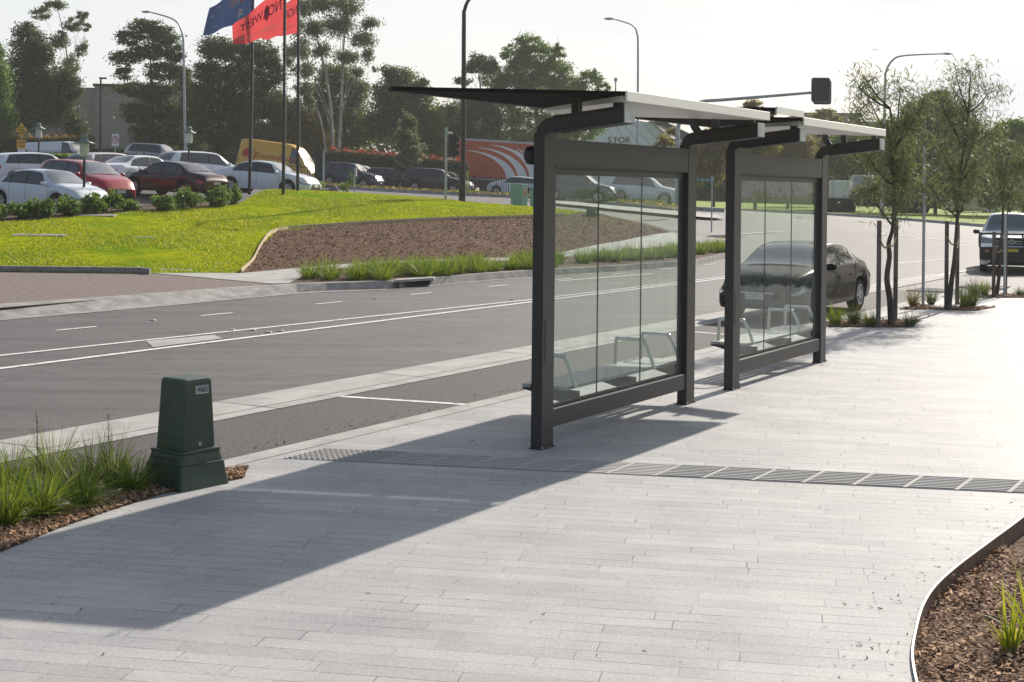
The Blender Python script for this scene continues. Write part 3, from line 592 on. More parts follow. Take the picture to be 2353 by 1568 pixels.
near = [(q_[0], q_[1] + 0, *q_[2:]) for q_ in [(262, 1122, 'dark upright grass clump closest to the green pillar', .6, .34, 'grass_dark'), (305, 1130, 'fine grass clump leaning against the foot of the green pillar', .42, .34, 'grass'),
 (190, 1165, 'dense grass clump with dark base in the middle of the near bed', .5, .42, 'grass'), (215, 1105, 'grass clump at the road edge of the near bed, behind the dense middle clump', .5, .4, 'grass_dark'),
 (95, 1190, 'bright green grass clump arching over the mulch, left of the dense middle clump', .55, .48, 'grass'), (120, 1110, 'tall wispy grass clump with seed stalks at the back of the near bed', .62, .45, 'grass'),
 (15, 1210, 'lowest bright grass clump cut by the left picture edge', .62, .45, 'grass'), (30, 1130, 'yellowish grass clump at the back left of the near bed', .55, .45, 'grass'), (-60, 1160, 'grass clump at the far left end of the near bed', .6, .45, 'grass'), (155, 1135, 'small grass clump tucked between the taller clumps of the near bed', .4, .4, 'grass_dark')]]
for x, y, lb, h, sp, m_ in near: grass_clump(x, y, lb, 260, h * .74, sp * .95, .0042, m_, G1, 0)
# dark flowering sprigs
def sprig(px, py, z0, h, label):
    p = P(px, py); r = root('weed_sprig', (*p, 0), 0, label, 'weed'); mb = MB(); mb.tube([(0, 0, 0), (.02, 0, h * .5), (.0, .01, h)], [.003, .003, .002], 5); mb.build('stem', M['bark'], r)
    c = []
    for k in range(60):
        t = rng.uniform(.55, 1); a = rng.uniform(0, 6.28); d = np.array([math.cos(a), math.sin(a), rng.uniform(-.2, .8)]); l = .03; b = np.array([.01, 0, h * t]); e = np.cross(d, [0, .3, 1]); e = e / np.linalg.norm(e) * .005
        c += [b, b + d * l * .5 + e, b + d * l, b + d * l * .5 - e]
    fast_mesh('leaves', np.array(c), 4, M['lf_dark'], r)
sprig(80, 1150, 0, .66, 'dark leafy weed stem rising from the left of the near grass bed'); sprig(245, 1120, 0, .56, 'dark leafy weed stem beside the clump closest to the green pillar')
# bark chips: stuff
def poly_pts(poly, n_, z=0.0):
    pl = np.array(poly); lo = pl.min(0); hi = pl.max(0); out_ = []
    while len(out_) < n_:
        c = rng.uniform(lo, hi, (n_ * 2, 2)); ins = np.zeros(len(c), bool); j = len(pl) - 1
        for i in range(len(pl)):
            cond = ((pl[i, 1] > c[:, 1]) != (pl[j, 1] > c[:, 1])) & (c[:, 0] < (pl[j, 0] - pl[i, 0]) * (c[:, 1] - pl[i, 1]) / (pl[j, 1] - pl[i, 1] + 1e-12) + pl[i, 0]); ins ^= cond; j = i
        out_ += list(c[ins])
    return np.array(out_[:n_])
def chips(name, p2, z, size, m, hgt=.03):
    n_ = len(p2); ln = size * rng.uniform(.4, 1.5, n_); wd = ln * rng.uniform(.15, .45, n_); a = rng.uniform(0, 6.28, n_); tl = rng.normal(0, .35, n_)
    u = np.stack([np.cos(a) * np.cos(tl), np.sin(a) * np.cos(tl), np.sin(tl)], 1); v_ = np.stack([-np.sin(a), np.cos(a), rng.normal(0, .3, n_)], 1)
    c = np.concatenate([p2, (z + hgt * rng.uniform(.2, 1, n_) ** 2)[:, None] if np.ndim(z) else np.full((n_, 1), z) + hgt * rng.uniform(.1, 1, (n_, 1))], 1)
    vs = np.stack([c - u * ln[:, None] / 2 - v_ * wd[:, None] / 2, c + u * ln[:, None] / 2 - v_ * wd[:, None] * .3, c + u * ln[:, None] / 2 + v_ * wd[:, None] / 2, c - u * ln[:, None] / 2 + v_ * wd[:, None] * .4], 1)
    o = fast_mesh(name, vs.reshape(-1, 3), 4, m); return tag(o, None, None, None, 'stuff')
o = chips('bark_mulch', poly_pts(bedL, 16000), .008, .034, M['chips'], .016); tag(o, 'brown bark chips covering the near bed by the green pillar', 'mulch')
o = chips('bark_mulch', poly_pts([tuple(q) for q in bedR[8:-1]], 60000), -.1, .036, M['chips'], .05); tag(o, 'brown bark chips filling the sunken bed inside the curved edging', 'mulch')
for p, lb in zip(pits, ('bark chips in the tree pit nearest the shelters', 'bark chips in the second tree pit', 'bark chips in the third tree pit')):
    o = chips('bark_mulch', poly_pts(p, 1800), .008, .05, M['chips']); tag(o, lb, 'mulch')
mm = [Q(*p) for p in [(557, 37.1), (605, 45.7), (640, 50.2), (900, 54.6), (1300, 60.6), (1370, 63.8), (1545, 61.8), (1400, 55), (1228, 47.6), (900, 43.1), (760, 40.9)]]
pp = poly_pts(mm, 40000); o = chips('bark_mulch', pp, hf(pp[:, 0], pp[:, 1]) + .165, .06, M['chips_far'], .05); tag(o, 'bark chips over the mound between the far lawn and the far footpath', 'mulch')
# dry leaves and grit on the path
ep = np.array([edge[i] for i in rng.integers(4, len(edge) - 6, 170)]) + rng.normal(0, 1, (170, 2)) * np.array([.16, .16]); ep[:, 0] -= .14
lt = np.concatenate([ep, np.array([P(a, b) for a, b in zip(rng.uniform(100, 2200, 70), rng.uniform(880, 1560, 70))]), np.array([P(a, b) for a, b in zip(rng.uniform(400, 1180, 60), rng.uniform(0, 1, 60))])[:0].reshape(-1, 2)])
o = chips('leaf_litter', lt, .003, .02, M['chips_far'], .006); tag(o, 'specks of dry leaf and grit scattered on the pale path', 'litter')
lt = np.array([W(a, b) for a, b in zip(rng.uniform(7, 22, 260), 8.42 + np.abs(rng.normal(0, .12, 260)))]); o = chips('leaf_litter', lt, -.004, .03, M['chips_far'], .008); tag(o, 'dry leaves gathered in the parking bay along the kerb', 'litter')
# curved steel edging at the right
r = root('steel_edging', (edge[6][0], edge[6][1], -.1), 0, 'curved rusty steel strip edging the sunken bark bed', 'edging'); mb = MB(); ex, ey = edge[6]
for (a, b) in zip(edge[:-1], edge[1:]):
    t = Vector((b[0] - a[0], b[1] - a[1])).normalized(); nn = Vector((t.y, -t.x)) * .008
    def rg(p): return [(p[0] - ex, p[1] - ey, -.02), (p[0] - ex - nn.x, p[1] - ey - nn.y, -.02), (p[0] - ex - nn.x, p[1] - ey - nn.y, .112), (p[0] - ex, p[1] - ey, .112)]
    mb.loft([rg(a), rg(b)], True, False, False)
mb.build('strip', M['steel_brown'], r)
mb = MB()
for (a, b) in zip(edge[:-1], edge[1:]):
    t = Vector((b[0] - a[0], b[1] - a[1])).normalized(); nn = Vector((t.y, -t.x)) * .012
    mb.loft([[(p[0] - ex + nn.x * k1, p[1] - ey + nn.y * k1, z) for k1, z in ((.05, .112), (-1, .112), (-1, .12), (.05, .12))] for p in (a, b)], True, False, False)
mb.build('top_lip', M['silver'], r)
def strappy(x, y, n_, h, sp, label):
    p = P(x, y, -.1); v = tuft_verts(n_, h, sp, .009, rr=.035, kink=.25); o = strips('strappy_plant', v, 4, M['strappy']); o.location = (*p, -.1); return tag(o, label, 'plant', 'strappy plants in the sunken bed')
strappy(2320, 1500, 34, .36, .16, 'upright yellow-green strappy plant in the bark bed at the right'); strappy(2372, 1480, 30, .42, .22, 'second strappy plant at the right picture edge behind the upright one')
#SECTION_TREES
def leaves(centers, ln, wd, droop, jit=.35):
    n_ = len(centers); d = rng.normal(0, 1, (n_, 3)); d[:, 2] = d[:, 2] * .5 - droop; d /= np.linalg.norm(d, axis=1)[:, None]
    e = np.cross(d, rng.normal(0, 1, (n_, 3))); e /= np.linalg.norm(e, axis=1)[:, None] + 1e-9
    l = (ln * rng.uniform(1 - jit, 1 + jit, n_))[:, None]; w_ = (wd * rng.uniform(1 - jit, 1 + jit, n_))[:, None]
    return np.stack([centers - d * l / 2, centers + e * w_ / 2, centers + d * l / 2, centers - e * w_ / 2], 1).reshape(-1, 3)
def crown_points(blobs, n_, clump=.16, shell=.35, nclump=None):
    vol = np.array([b[3] * b[4] * b[5] for b in blobs]) ** (2 / 3); cnt = np.maximum((n_ * vol / vol.sum()).astype(int), 20); out_ = []
    for b, c in zip(blobs, cnt):
        nc = max(5, int(c / 42)) if nclump is None else nclump; u = rng.normal(0, 1, (nc, 3)); u /= np.linalg.norm(u, axis=1)[:, None]; rr = rng.uniform(shell, 1, nc) ** .6
        cc = u * rr[:, None]; ids = rng.integers(0, nc, c); sz = rng.uniform(.6, 1.5, nc)[ids]
        pt = cc[ids] + rng.normal(0, 1, (c, 3)) * (clump * sz)[:, None] * np.array([1, 1, .75])
        out_.append(np.array(b[:3]) + pt * np.array(b[3:6]))
    return np.concatenate(out_)
def branchy(mb, base_, tips, r0, leaders=1, seg=6):
    """one or more leaders rise towards the highest masses; every other limb leaves a leader part of the way up"""
    bz = Vector(base_); T_ = sorted([Vector(t) for t in tips], key=lambda t: -t.z); lead = []
    cx_ = sum(t.x for t in T_) / len(T_)
    for k in range(min(leaders, len(T_))):
        t = T_[k] if leaders == 1 else sorted(T_[:max(leaders, len(T_) // 2)], key=lambda t: t.x)[int((k + .5) * max(leaders, len(T_) // 2) / leaders)]
        p1 = Vector((bz.x + k * r0 * 2.2 + (t.x - bz.x) * .12 + rng.normal(0, .08), bz.y + rng.normal(0, .1), bz.z + (t.z - bz.z) * .4)); p2 = Vector((bz.x + k * r0 * 2 + (t.x - bz.x) * .5 + rng.normal(0, .1), bz.y + t.y * .5, bz.z + (t.z - bz.z) * .75))
        path = catmull([(bz.x + k * r0 * 2.2, bz.y, bz.z), tuple(p1), tuple(p2), tuple(t)], 6); mb.tube(path, list(np.linspace(r0, r0 * .13, len(path))), seg + 2); lead.append([Vector(p) for p in path])
    for t in T_[leaders if leaders == 1 else 0:]:
        ld = min(lead, key=lambda l_: min(abs(p.x - t.x) for p in l_)); zz = bz.z + (t.z - bz.z) * rng.uniform(.45, .78); i = min(range(len(ld)), key=lambda i: abs(ld[i].z - zz)); s_ = ld[i]; rr_ = r0 * (1 - .85 * i / len(ld)) * .3
        mid = s_.lerp(t, .5); mid.x = s_.x + (t.x - s_.x) * .42; path = catmull([tuple(s_), tuple(mid + Vector((rng.normal(0, .1), rng.normal(0, .1), .1))), tuple(t)], 4); mb.tube(path, list(np.linspace(rr_, rr_ * .25, len(path))), seg)
def tree(name, label, cat, xb, Z, blobs, n_, ln=.26, wd=.11, m='lf_mid', bark='bark', r0=.16, droop=.5, leaders=1, group='trees beyond the car park and main road', shell=.3, clump=.21, dens=1.9, yb=None):
    """blobs: (x, y, rx, ry) of each foliage mass in the survey picture, at distance Z"""
    ppm = F / Z; bx, by = Q(xb, Z); bz = H(bx, by); r = root(name, (bx, by, bz), 0, label, cat, group)
    B = []
    for b in blobs:
        p = V3(b[0], b[1], Z); dy = (b[4] if len(b) > 4 else rng.uniform(-.6, .6)); B.append((p[0] - bx, dy, p[2] - bz, b[2] / ppm, b[2] / ppm * .8, b[3] / ppm))
    c = crown_points(B, int(n_ * dens), clump, shell); c[:, 2] = np.maximum(c[:, 2], .15)
    fast_mesh('crown', leaves(c, ln, wd, droop), 4, M[m], r)
    mb = MB(); tips = [(b[0], b[1], max(.4, b[2] + b[5] * .3)) for b in B]
    branchy(mb, (0, 0, -.2), tips, r0, leaders)
    for b in B:                                   # twigs
        for k in range(3): e = rng.normal(0, .5, 3); mb.tube([(b[0], b[1], b[2] - b[5] * .3), (b[0] + e[0] * b[3] * .6, b[1] + e[1] * b[4] * .6, b[2] + abs(e[2]) * b[5]), (b[0] + e[0] * b[3] * 1.1, b[1] + e[1] * b[4], b[2] + abs(e[2]) * b[5] * 1.5)], [r0 * .16, r0 * .1, r0 * .05], 5)
    mb.build('trunk', M[bark], r); return r
tree('gum_tree', 'leafy green tree cut by the left picture edge', 'tree', -25, 112, [(-20, 190, 40, 60), (-5, 270, 35, 45), (-30, 120, 30, 30), (5, 330, 22, 30)], 11000, m='lf_green')
tree('gum_tree', 'dense dark tree behind the yellow diamond sign', 'tree', 85, 118, [(60, 88, 36, 34), (70, 150, 48, 44), (45, 205, 40, 40), (110, 190, 42, 45), (135, 250, 38, 45), (70, 265, 45, 40), (165, 200, 30, 45), (170, 300, 28, 34), (95, 120, 30, 30)], 17000, m='lf_dark', shell=.2)
tree('gum_tree', 'slender pale-green gum rising thinly above the dense dark tree', 'tree', 172, 122, [(95, 30, 22, 14), (130, 12, 24, 13), (165, 55, 22, 18), (190, 35, 16, 14), (140, 90, 22, 22), (185, 110, 14, 26), (160, 150, 20, 24), (200, 60, 10, 12)], 3600, ln=.24, wd=.09, m='lf_grey', bark='bark_pale', r0=.13)
tree('gum_tree', 'layered dark gum standing in front of the grey brick building', 'tree', 355, 116, [(335, 62, 38, 18), (300, 88, 30, 18), (375, 85, 34, 22), (400, 120, 24, 26), (290, 135, 32, 18), (345, 120, 40, 20), (380, 165, 40, 22), (285, 170, 22, 14), (305, 205, 36, 18), (360, 215, 40, 26), (320, 258, 40, 24), (390, 260, 36, 30), (340, 310, 40, 26), (395, 315, 30, 24)], 14500, m='lf_dark', shell=.35)
tree('gum_tree', 'low spreading tree behind the galvanised street light', 'tree', 430, 121, [(415, 180, 26, 26), (440, 225, 30, 30), (425, 280, 34, 34), (455, 330, 28, 22), (405, 330, 26, 20)], 5500, m='lf_mid')
tree('gum_tree', 'broad dark tree behind the flags', 'tree', 560, 117, [(495, 110, 38, 28), (545, 120, 40, 26), (600, 125, 38, 30), (475, 165, 34, 26), (625, 170, 34, 36), (545, 175, 50, 36), (490, 215, 44, 34), (600, 230, 52, 42), (540, 250, 50, 40), (480, 280, 40, 36), (640, 270, 30, 40), (570, 310, 54, 32), (500, 330, 40, 26), (455, 245, 22, 26)], 26000, m='lf_dark', shell=.25)
tree('gum_tree', 'tall pale-trunked gum with thin drooping foliage, top out of the picture', 'tree', 765, 112, [(700, 15, 26, 24), (745, 5, 30, 24), (800, 15, 34, 22), (850, 55, 24, 14), (720, 65, 28, 24), (780, 60, 32, 26), (835, 95, 26, 20), (690, 110, 24, 26), (740, 120, 22, 20), (800, 130, 28, 18), (845, 130, 14, 20), (700, 165, 24, 18), (820, 165, 14, 12), (680, 60, 18, 22), (860, 160, 6, 8)], 8600, ln=.25, wd=.085, m='lf_grey', bark='bark_pale', r0=.15, droop=1.2, shell=.0, clump=.34, leaders=2, dens=1.9)
tree('gum_tree', 'second pale gum trunk leaning left beside the tall gum', 'tree', 752, 114, [(700, 200, 22, 18), (712, 240, 14, 26), (665, 130, 16, 24)], 1300, ln=.25, wd=.085, m='lf_grey', bark='bark_pale', r0=.12, droop=1.2)
tree('round_tree', 'rounded dark tree behind the tall gum trunks', 'tree', 790, 124, [(770, 180, 46, 34), (740, 220, 40, 36), (815, 215, 40, 36), (780, 260, 55, 40), (725, 290, 40, 40), (820, 300, 44, 40), (770, 335, 50, 28)], 13000, m='lf_mid', shell=.2)
tree('round_tree', 'full green tree with a pointed top left of the dark lamp post', 'tree', 925, 122, [(905, 168, 30, 20), (930, 195, 42, 28), (890, 215, 36, 30), (965, 225, 30, 26), (915, 250, 56, 40), (985, 270, 34, 40), (880, 290, 44, 40), (950, 310, 56, 40), (1000, 330, 30, 30), (970, 195, 18, 14)], 17000, m='lf_mid', shell=.2)
tree('shrubby_tree', 'dark bushy mass of foliage behind the yellow van', 'tree', 660, 125, [(660, 300, 40, 50), (610, 320, 40, 40), (690, 340, 40, 36), (640, 250, 28, 30), (680, 260, 30, 36)], 9000, m='lf_dark', shell=.15)
tree('shrubby_tree', 'brownish low tree between the gum trunks and the red-tipped hedge', 'tree', 720, 119, [(700, 285, 30, 34), (730, 330, 34, 34), (690, 330, 24, 34)], 4600, m='lf_olive', shell=.2)
tree('young_tree', 'young upright leafy tree in front of the red-tipped hedge', 'young tree', 940, 104, [(938, 285, 18, 22), (930, 320, 26, 26), (945, 350, 28, 26), (925, 370, 20, 14)], 3300, ln=.2, wd=.13, m='lf_grey', r0=.05, droop=.3, shell=0, group=None)
tree('round_tree', 'huge domed green tree behind the shelter roof', 'tree', 1235, 133, [(1215, 102, 36, 20), (1180, 125, 32, 26), (1240, 130, 44, 28), (1285, 118, 20, 16), (1210, 165, 56, 36), (1275, 165, 44, 34), (1130, 180, 32, 36), (1175, 205, 46, 40), (1240, 215, 60, 44), (1310, 210, 44, 36), (1355, 185, 28, 26), (1385, 205, 18, 20), (1150, 255, 44, 40), (1215, 285, 56, 40), (1290, 280, 56, 40), (1345, 250, 40, 36), (1345, 300, 36, 26), (1180, 315, 50, 20), (1270, 325, 50, 24)], 33000, m='lf_green', shell=.35, clump=.14)
tree('round_tree', 'open dark tree with gaps, just right of the dark lamp post', 'tree', 1115, 131, [(1095, 142, 26, 22), (1065, 185, 18, 14), (1120, 150, 24, 20), (1080, 165, 16, 12), (1125, 215, 16, 16), (1090, 240, 34, 30), (1130, 280, 30, 36), (1075, 290, 28, 40), (1040, 305, 26, 26), (1110, 315, 36, 20)], 8500, m='lf_dark', shell=.3)
tree('round_tree', 'shaded tree seen under the shelter roof behind the orange trailer', 'tree', 1030, 134, [(1040, 270, 36, 40), (1015, 320, 36, 36), (1030, 350, 30, 30)], 5200, m='lf_dark', shell=.2)
tree('shrubby_tree', 'small dry bush in front of the white angled roof', 'small tree', 1535, 104, [(1530, 322, 20, 16), (1545, 305, 16, 14), (1515, 334, 14, 8)], 700, m='lf_olive', r0=.05, shell=0, group=None)
T2 = 'autumn-tinted trees behind the shelters'
tree('autumn_tree', 'olive-leaved tree between the two shelters', 'tree', 1640, 118, [(1640, 330, 40, 34), (1610, 370, 34, 34), (1670, 365, 36, 40), (1625, 405, 36, 22), (1690, 330, 24, 28)], 8000, m='lf_olive', group=T2, shell=.2)
tree('autumn_tree', 'tree whose leafy tip shows above the farther shelter roof', 'tree', 1735, 112, [(1735, 245, 22, 16), (1715, 262, 20, 14), (1760, 262, 18, 12), (1740, 290, 34, 24), (1745, 330, 44, 30), (1720, 370, 40, 30)], 6500, m='lf_olive', group=T2, shell=.2)
tree('autumn_tree', 'yellowing tree above the header of the farther shelter', 'tree', 1810, 120, [(1800, 320, 40, 26), (1840, 335, 34, 24), (1790, 370, 46, 34), (1850, 370, 40, 34), (1870, 405, 40, 26)], 8000, m='lf_olive', group=T2, shell=.2)
tree('autumn_tree', 'thin tree poking above the far dark building', 'tree', 1905, 135, [(1890, 262, 26, 12), (1920, 275, 20, 10), (1895, 295, 30, 20), (1905, 340, 40, 40)], 5000, m='lf_olive', group=T2, shell=.1)
tree('round_tree', 'large dark domed tree behind the second street tree', 'tree', 2150, 108, [(2150, 232, 32, 22), (2120, 260, 40, 30), (2185, 262, 40, 30), (2090, 300, 44, 36), (2160, 310, 56, 44), (2215, 315, 40, 40), (2060, 345, 44, 36), (2130, 370, 60, 44), (2205, 385, 50, 44), (2060, 400, 44, 36), (2150, 430, 60, 36)], 40000, m='lf_dark', shell=.2, group=T2)
tree('round_tree', 'green tree filling the right picture edge', 'tree', 2320, 104, [(2330, 300, 34, 26), (2290, 330, 36, 34), (2350, 345, 40, 44), (2270, 385, 40, 40), (2330, 410, 46, 44), (2280, 440, 44, 34), (2370, 460, 30, 30)], 22000, m='lf_green', shell=.2, group=T2)
tree('round_tree', 'green tree behind the first street tree and the tanker', 'tree', 1960, 122, [(1950, 330, 40, 30), (1925, 370, 36, 34), (1985, 380, 44, 40), (1940, 420, 44, 26), (2005, 330, 28, 26), (1900, 430, 30, 20), (2040, 300, 34, 24)], 15000, m='lf_green', shell=.2, group=T2)
# far wood behind everything on the left: one mass
fw = []
for (xa, xb_, Z, y0, y1) in ((-120, 640, 150, 300, 400), (440, 1060, 146, 258, 430), (1060, 1330, 148, 300, 430), (0, 640, 148, 330, 400), (1560, 2500, 165, 325, 460)):
    n_ = 17000; x = rng.uniform(xa, xb_, n_); top_ = y0 + 16 * np.sin(x / 23) + 12 * np.sin(x / 9.7 + 1); y = top_ + (y1 - top_) * rng.uniform(0, 1, n_) ** .8; ZZ = Z + rng.uniform(-2, 2, n_)
    pts3 = np.array([V3(a, b, c) for a, b, c in zip(x, y, ZZ)]); fw.append(leaves(pts3, .46, .26, .2))
o = fast_mesh('distant_woods', np.concatenate(fw), 4, M['lf_dark']); tag(o, 'dark far-off belt of trees behind the parked vehicles', 'trees', None, 'stuff')
# hedges
def hedge(xa, za, xb_, zb_, h, thick, label, m='lf_dark', tipm=None, n_=5000, dz=0, leaf=.16):
    a = Vector((*Q(xa, za), 0)); b = Vector((*Q(xb_, zb_), 0)); c = (a + b) / 2; bz = H(c.x, c.y) + dz; r = root('hedge', (c.x, c.y, bz), 0, label, 'hedge')
    t = (b - a); nn = Vector((-t.y, t.x, 0)).normalized() * thick / 2; ha, hb = H(a.x, a.y) + dz - bz, H(b.x, b.y) + dz - bz
    u = rng.uniform(0, 1, n_); face = rng.uniform(0, 1, n_); v_ = np.where(face < .6, -1, rng.uniform(-1, 1, n_)); zz = np.where(face < .6, rng.uniform(0, 1, n_), 1.0)
    px = (a.x - c.x) + t.x * u + nn.x * v_ + rng.normal(0, .06, n_); py = (a.y - c.y) + t.y * u + nn.y * v_ + rng.normal(0, .06, n_); pz = ha + (hb - ha) * u + h * zz + rng.normal(0, .05, n_)
    fast_mesh('leaves', leaves(np.stack([px, py, pz], 1), leaf, leaf * .6, .1), 4, M[m], r)
    mb = MB(); k = .88; q = [(a - c - nn * k, ha), (b - c - nn * k, hb), (b - c + nn * k, hb), (a - c + nn * k, ha)]
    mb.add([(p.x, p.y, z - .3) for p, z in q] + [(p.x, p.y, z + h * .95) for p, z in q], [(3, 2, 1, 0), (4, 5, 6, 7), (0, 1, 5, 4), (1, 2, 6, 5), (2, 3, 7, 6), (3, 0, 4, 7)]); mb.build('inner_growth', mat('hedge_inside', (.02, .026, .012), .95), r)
    if tipm:
        n2 = n_ // 3; u = rng.uniform(0, 1, n2); v_ = rng.uniform(-1, 1, n2)
        px = (a.x - c.x) + t.x * u + nn.x * v_; py = (a.y - c.y) + t.y * u + nn.y * v_; pz = ha + (hb - ha) * u + h + .08 + rng.normal(0, .12, n2) + .1 * np.sin(u * 60)
        fast_mesh('young_tips', leaves(np.stack([px, py, pz], 1), leaf, leaf * .5, -1.0), 4, M[tipm], r)
    return r
hedge(755, 109, 1070, 112, 2.2, 1.6, 'long hedge with bright red young tips behind the dark parked cars', tipm='lf_red', n_=9000)
hedge(20, 112, 215, 113, 2.0, 1.6, 'hedge with orange-tinted top behind the white van', tipm='lf_orange', n_=5000, dz=.3)
hedge(205, 110, 560, 112, 1.45, 1.5, 'low dark hedge at the foot of the grey brick building', n_=7000)
hedge(560, 113, 760, 113, 2.0, 1.5, 'dark hedge hidden behind the yellow van', n_=3000)
hedge(1440, 150, 1900, 142, 2.6, 2.0, 'trimmed bright-topped hedge behind the white utes', 'lf_dark', 'lf_green', n_=9000, leaf=.22)
hedge(1900, 142, 2500, 125, 2.2, 2.0, 'dark hedge along the back of the right grass verge', n_=9000, leaf=.22)
hedge(118, 84, 166, 84, 1.15, 1.4, 'small clipped green shrub hedge beyond the white hatchback', 'lf_green', n_=1500, leaf=.12)
# shrubs at the lawn edge
def bush(x, Z, wpx, hpx, label, n_=1300, m='lf_green', ln=.11, wd=.06, dz=.16, group='shrubs between the lawn and the car park'):
    ppm = F / Z; bx, by = Q(x, Z); r = root('shrub', (bx, by, H(bx, by) + dz), 0, label, 'shrub', group); hw = wpx / ppm / 2; hh_ = hpx / ppm
    B = [(rng.uniform(-.6, .6) * hw, rng.uniform(-.3, .3), hh_ * rng.uniform(.35, .6), hw * .5, .4, hh_ * .45) for k in range(6)]
    c = crown_points(B, n_, .2, .2); c[:, 2] = np.maximum(c[:, 2], .03); fast_mesh('foliage', leaves(c, ln, wd, -.5), 4, M[m], r)
    mb = MB(); branchy(mb, (0, 0, -.05), [(b[0], b[1], b[2] + .1) for b in B], .018); mb.build('stems', M['bark'], r)
for x, yf, w_, h_, lb in [(-10, 505, 64, 44, 'shrub at the left picture edge below the white sedan'), (45, 503, 64, 38, 'low shrub under the rear half of the front white sedan'), (100, 500, 70, 42, 'shrub below the front wheel of the white sedan'), (155, 496, 60, 44, 'shrub immediately left of the lantern post in the shrub bed'),
    (213, 491, 66, 46, 'shrub immediately right of the lantern post in the shrub bed'), (258, 488, 52, 46, 'shrub in front of the red car bumper'), (300, 485, 46, 26, 'very low shrub between the red car and the maroon sedan'), (368, 484, 70, 36, 'low shrub in front of the maroon sedan door'), (440, 480, 74, 50, 'bushy shrub under the maroon sedan tail'), (492, 475, 76, 46, 'broad shrub at the rear of the maroon sedan'), (543, 469, 28, 42, 'small upright shrub standing alone at the end of the shrub bed')]:
    bush(x, GZ(x, yf), w_, h_, lb, 2100)
bush(790, 76, 30, 26, 'small shrub right of the rock behind the lawn crest', 500); bush(738, 76, 22, 26, 'small shrub left of the rock behind the lawn crest', 500)
bush(808, 92, 22, 40, 'thin yellow-leaved sapling on the median in front of the navy wagon', 350, 'lf_green', group='saplings on the median'); bush(1074, 92.5, 12, 52, 'slim green sapling on the median in front of the charcoal wagon', 260, 'lf_green', group='saplings on the median')
# median ground plants and the row of grass by the far kerb
gv = []; bf = [Q(*p) for p in [(735, 34.4), (830, 35.4), (902, 36.2), (995, 37.6), (1096, 39.4), (1228, 42.0), (1420, 46.2), (1598, 50.4), (1665, 53.5)]]
for k in range(120):
    t = rng.uniform(0, len(bf) - 1.001); i = int(t); q = Vector(bf[i]).lerp(Vector(bf[i + 1]), t - i); q += Vector((rng.normal(0, .3), rng.normal(0, .85))) ; hsc = rng.uniform(.75, 1.2)
    if q.y < 34.2: continue
    v = tuft_verts(150, .5 * hsc, .5 * hsc, .009, rr=.16); gv.append(v + np.array([q.x, q.y, .15 + H(q.x, q.y)]))
o = strips('ornamental_grass', np.concatenate(gv), 4, M['grass']); tag(o, 'band of bright tufted grass along the far kerb', 'grass', None, 'stuff')
mp_ = poly_pts([Q(*p) for p in med], 2600); c = np.concatenate([mp_, (hf(mp_[:, 0], mp_[:, 1]) + .2 + rng.uniform(0, .12, len(mp_)))[:, None]], 1)
o = fast_mesh('ground_cover', leaves(c, .2, .1, 0), 4, M['lf_olive']); tag(o, 'sparse low plants and leaf litter on the median strip', 'ground cover', None, 'stuff')
lp = poly_pts([Q(*p) for p in lawn_front + lawn_back], 90000); lp = lp[(np.sin(lp[:, 0] * .9 + 2 * np.sin(lp[:, 1] * .35)) + np.sin(lp[:, 1] * .8 + lp[:, 0] * .3) + rng.normal(0, .5, len(lp))) > -.5]; zz = hf(lp[:, 0], lp[:, 1]) + .15
m_ = leafmat('lawn_blades', (.14, .22, .008), (.64, .6, .02), .42); c = np.concatenate([lp, (zz + .02)[:, None]], 1)
o = fast_mesh('lawn_grass', leaves(c, .09, .022, -1.2), 4, m_); tag(o, 'short bright lawn grass on the far slope', 'grass', None, 'stuff')
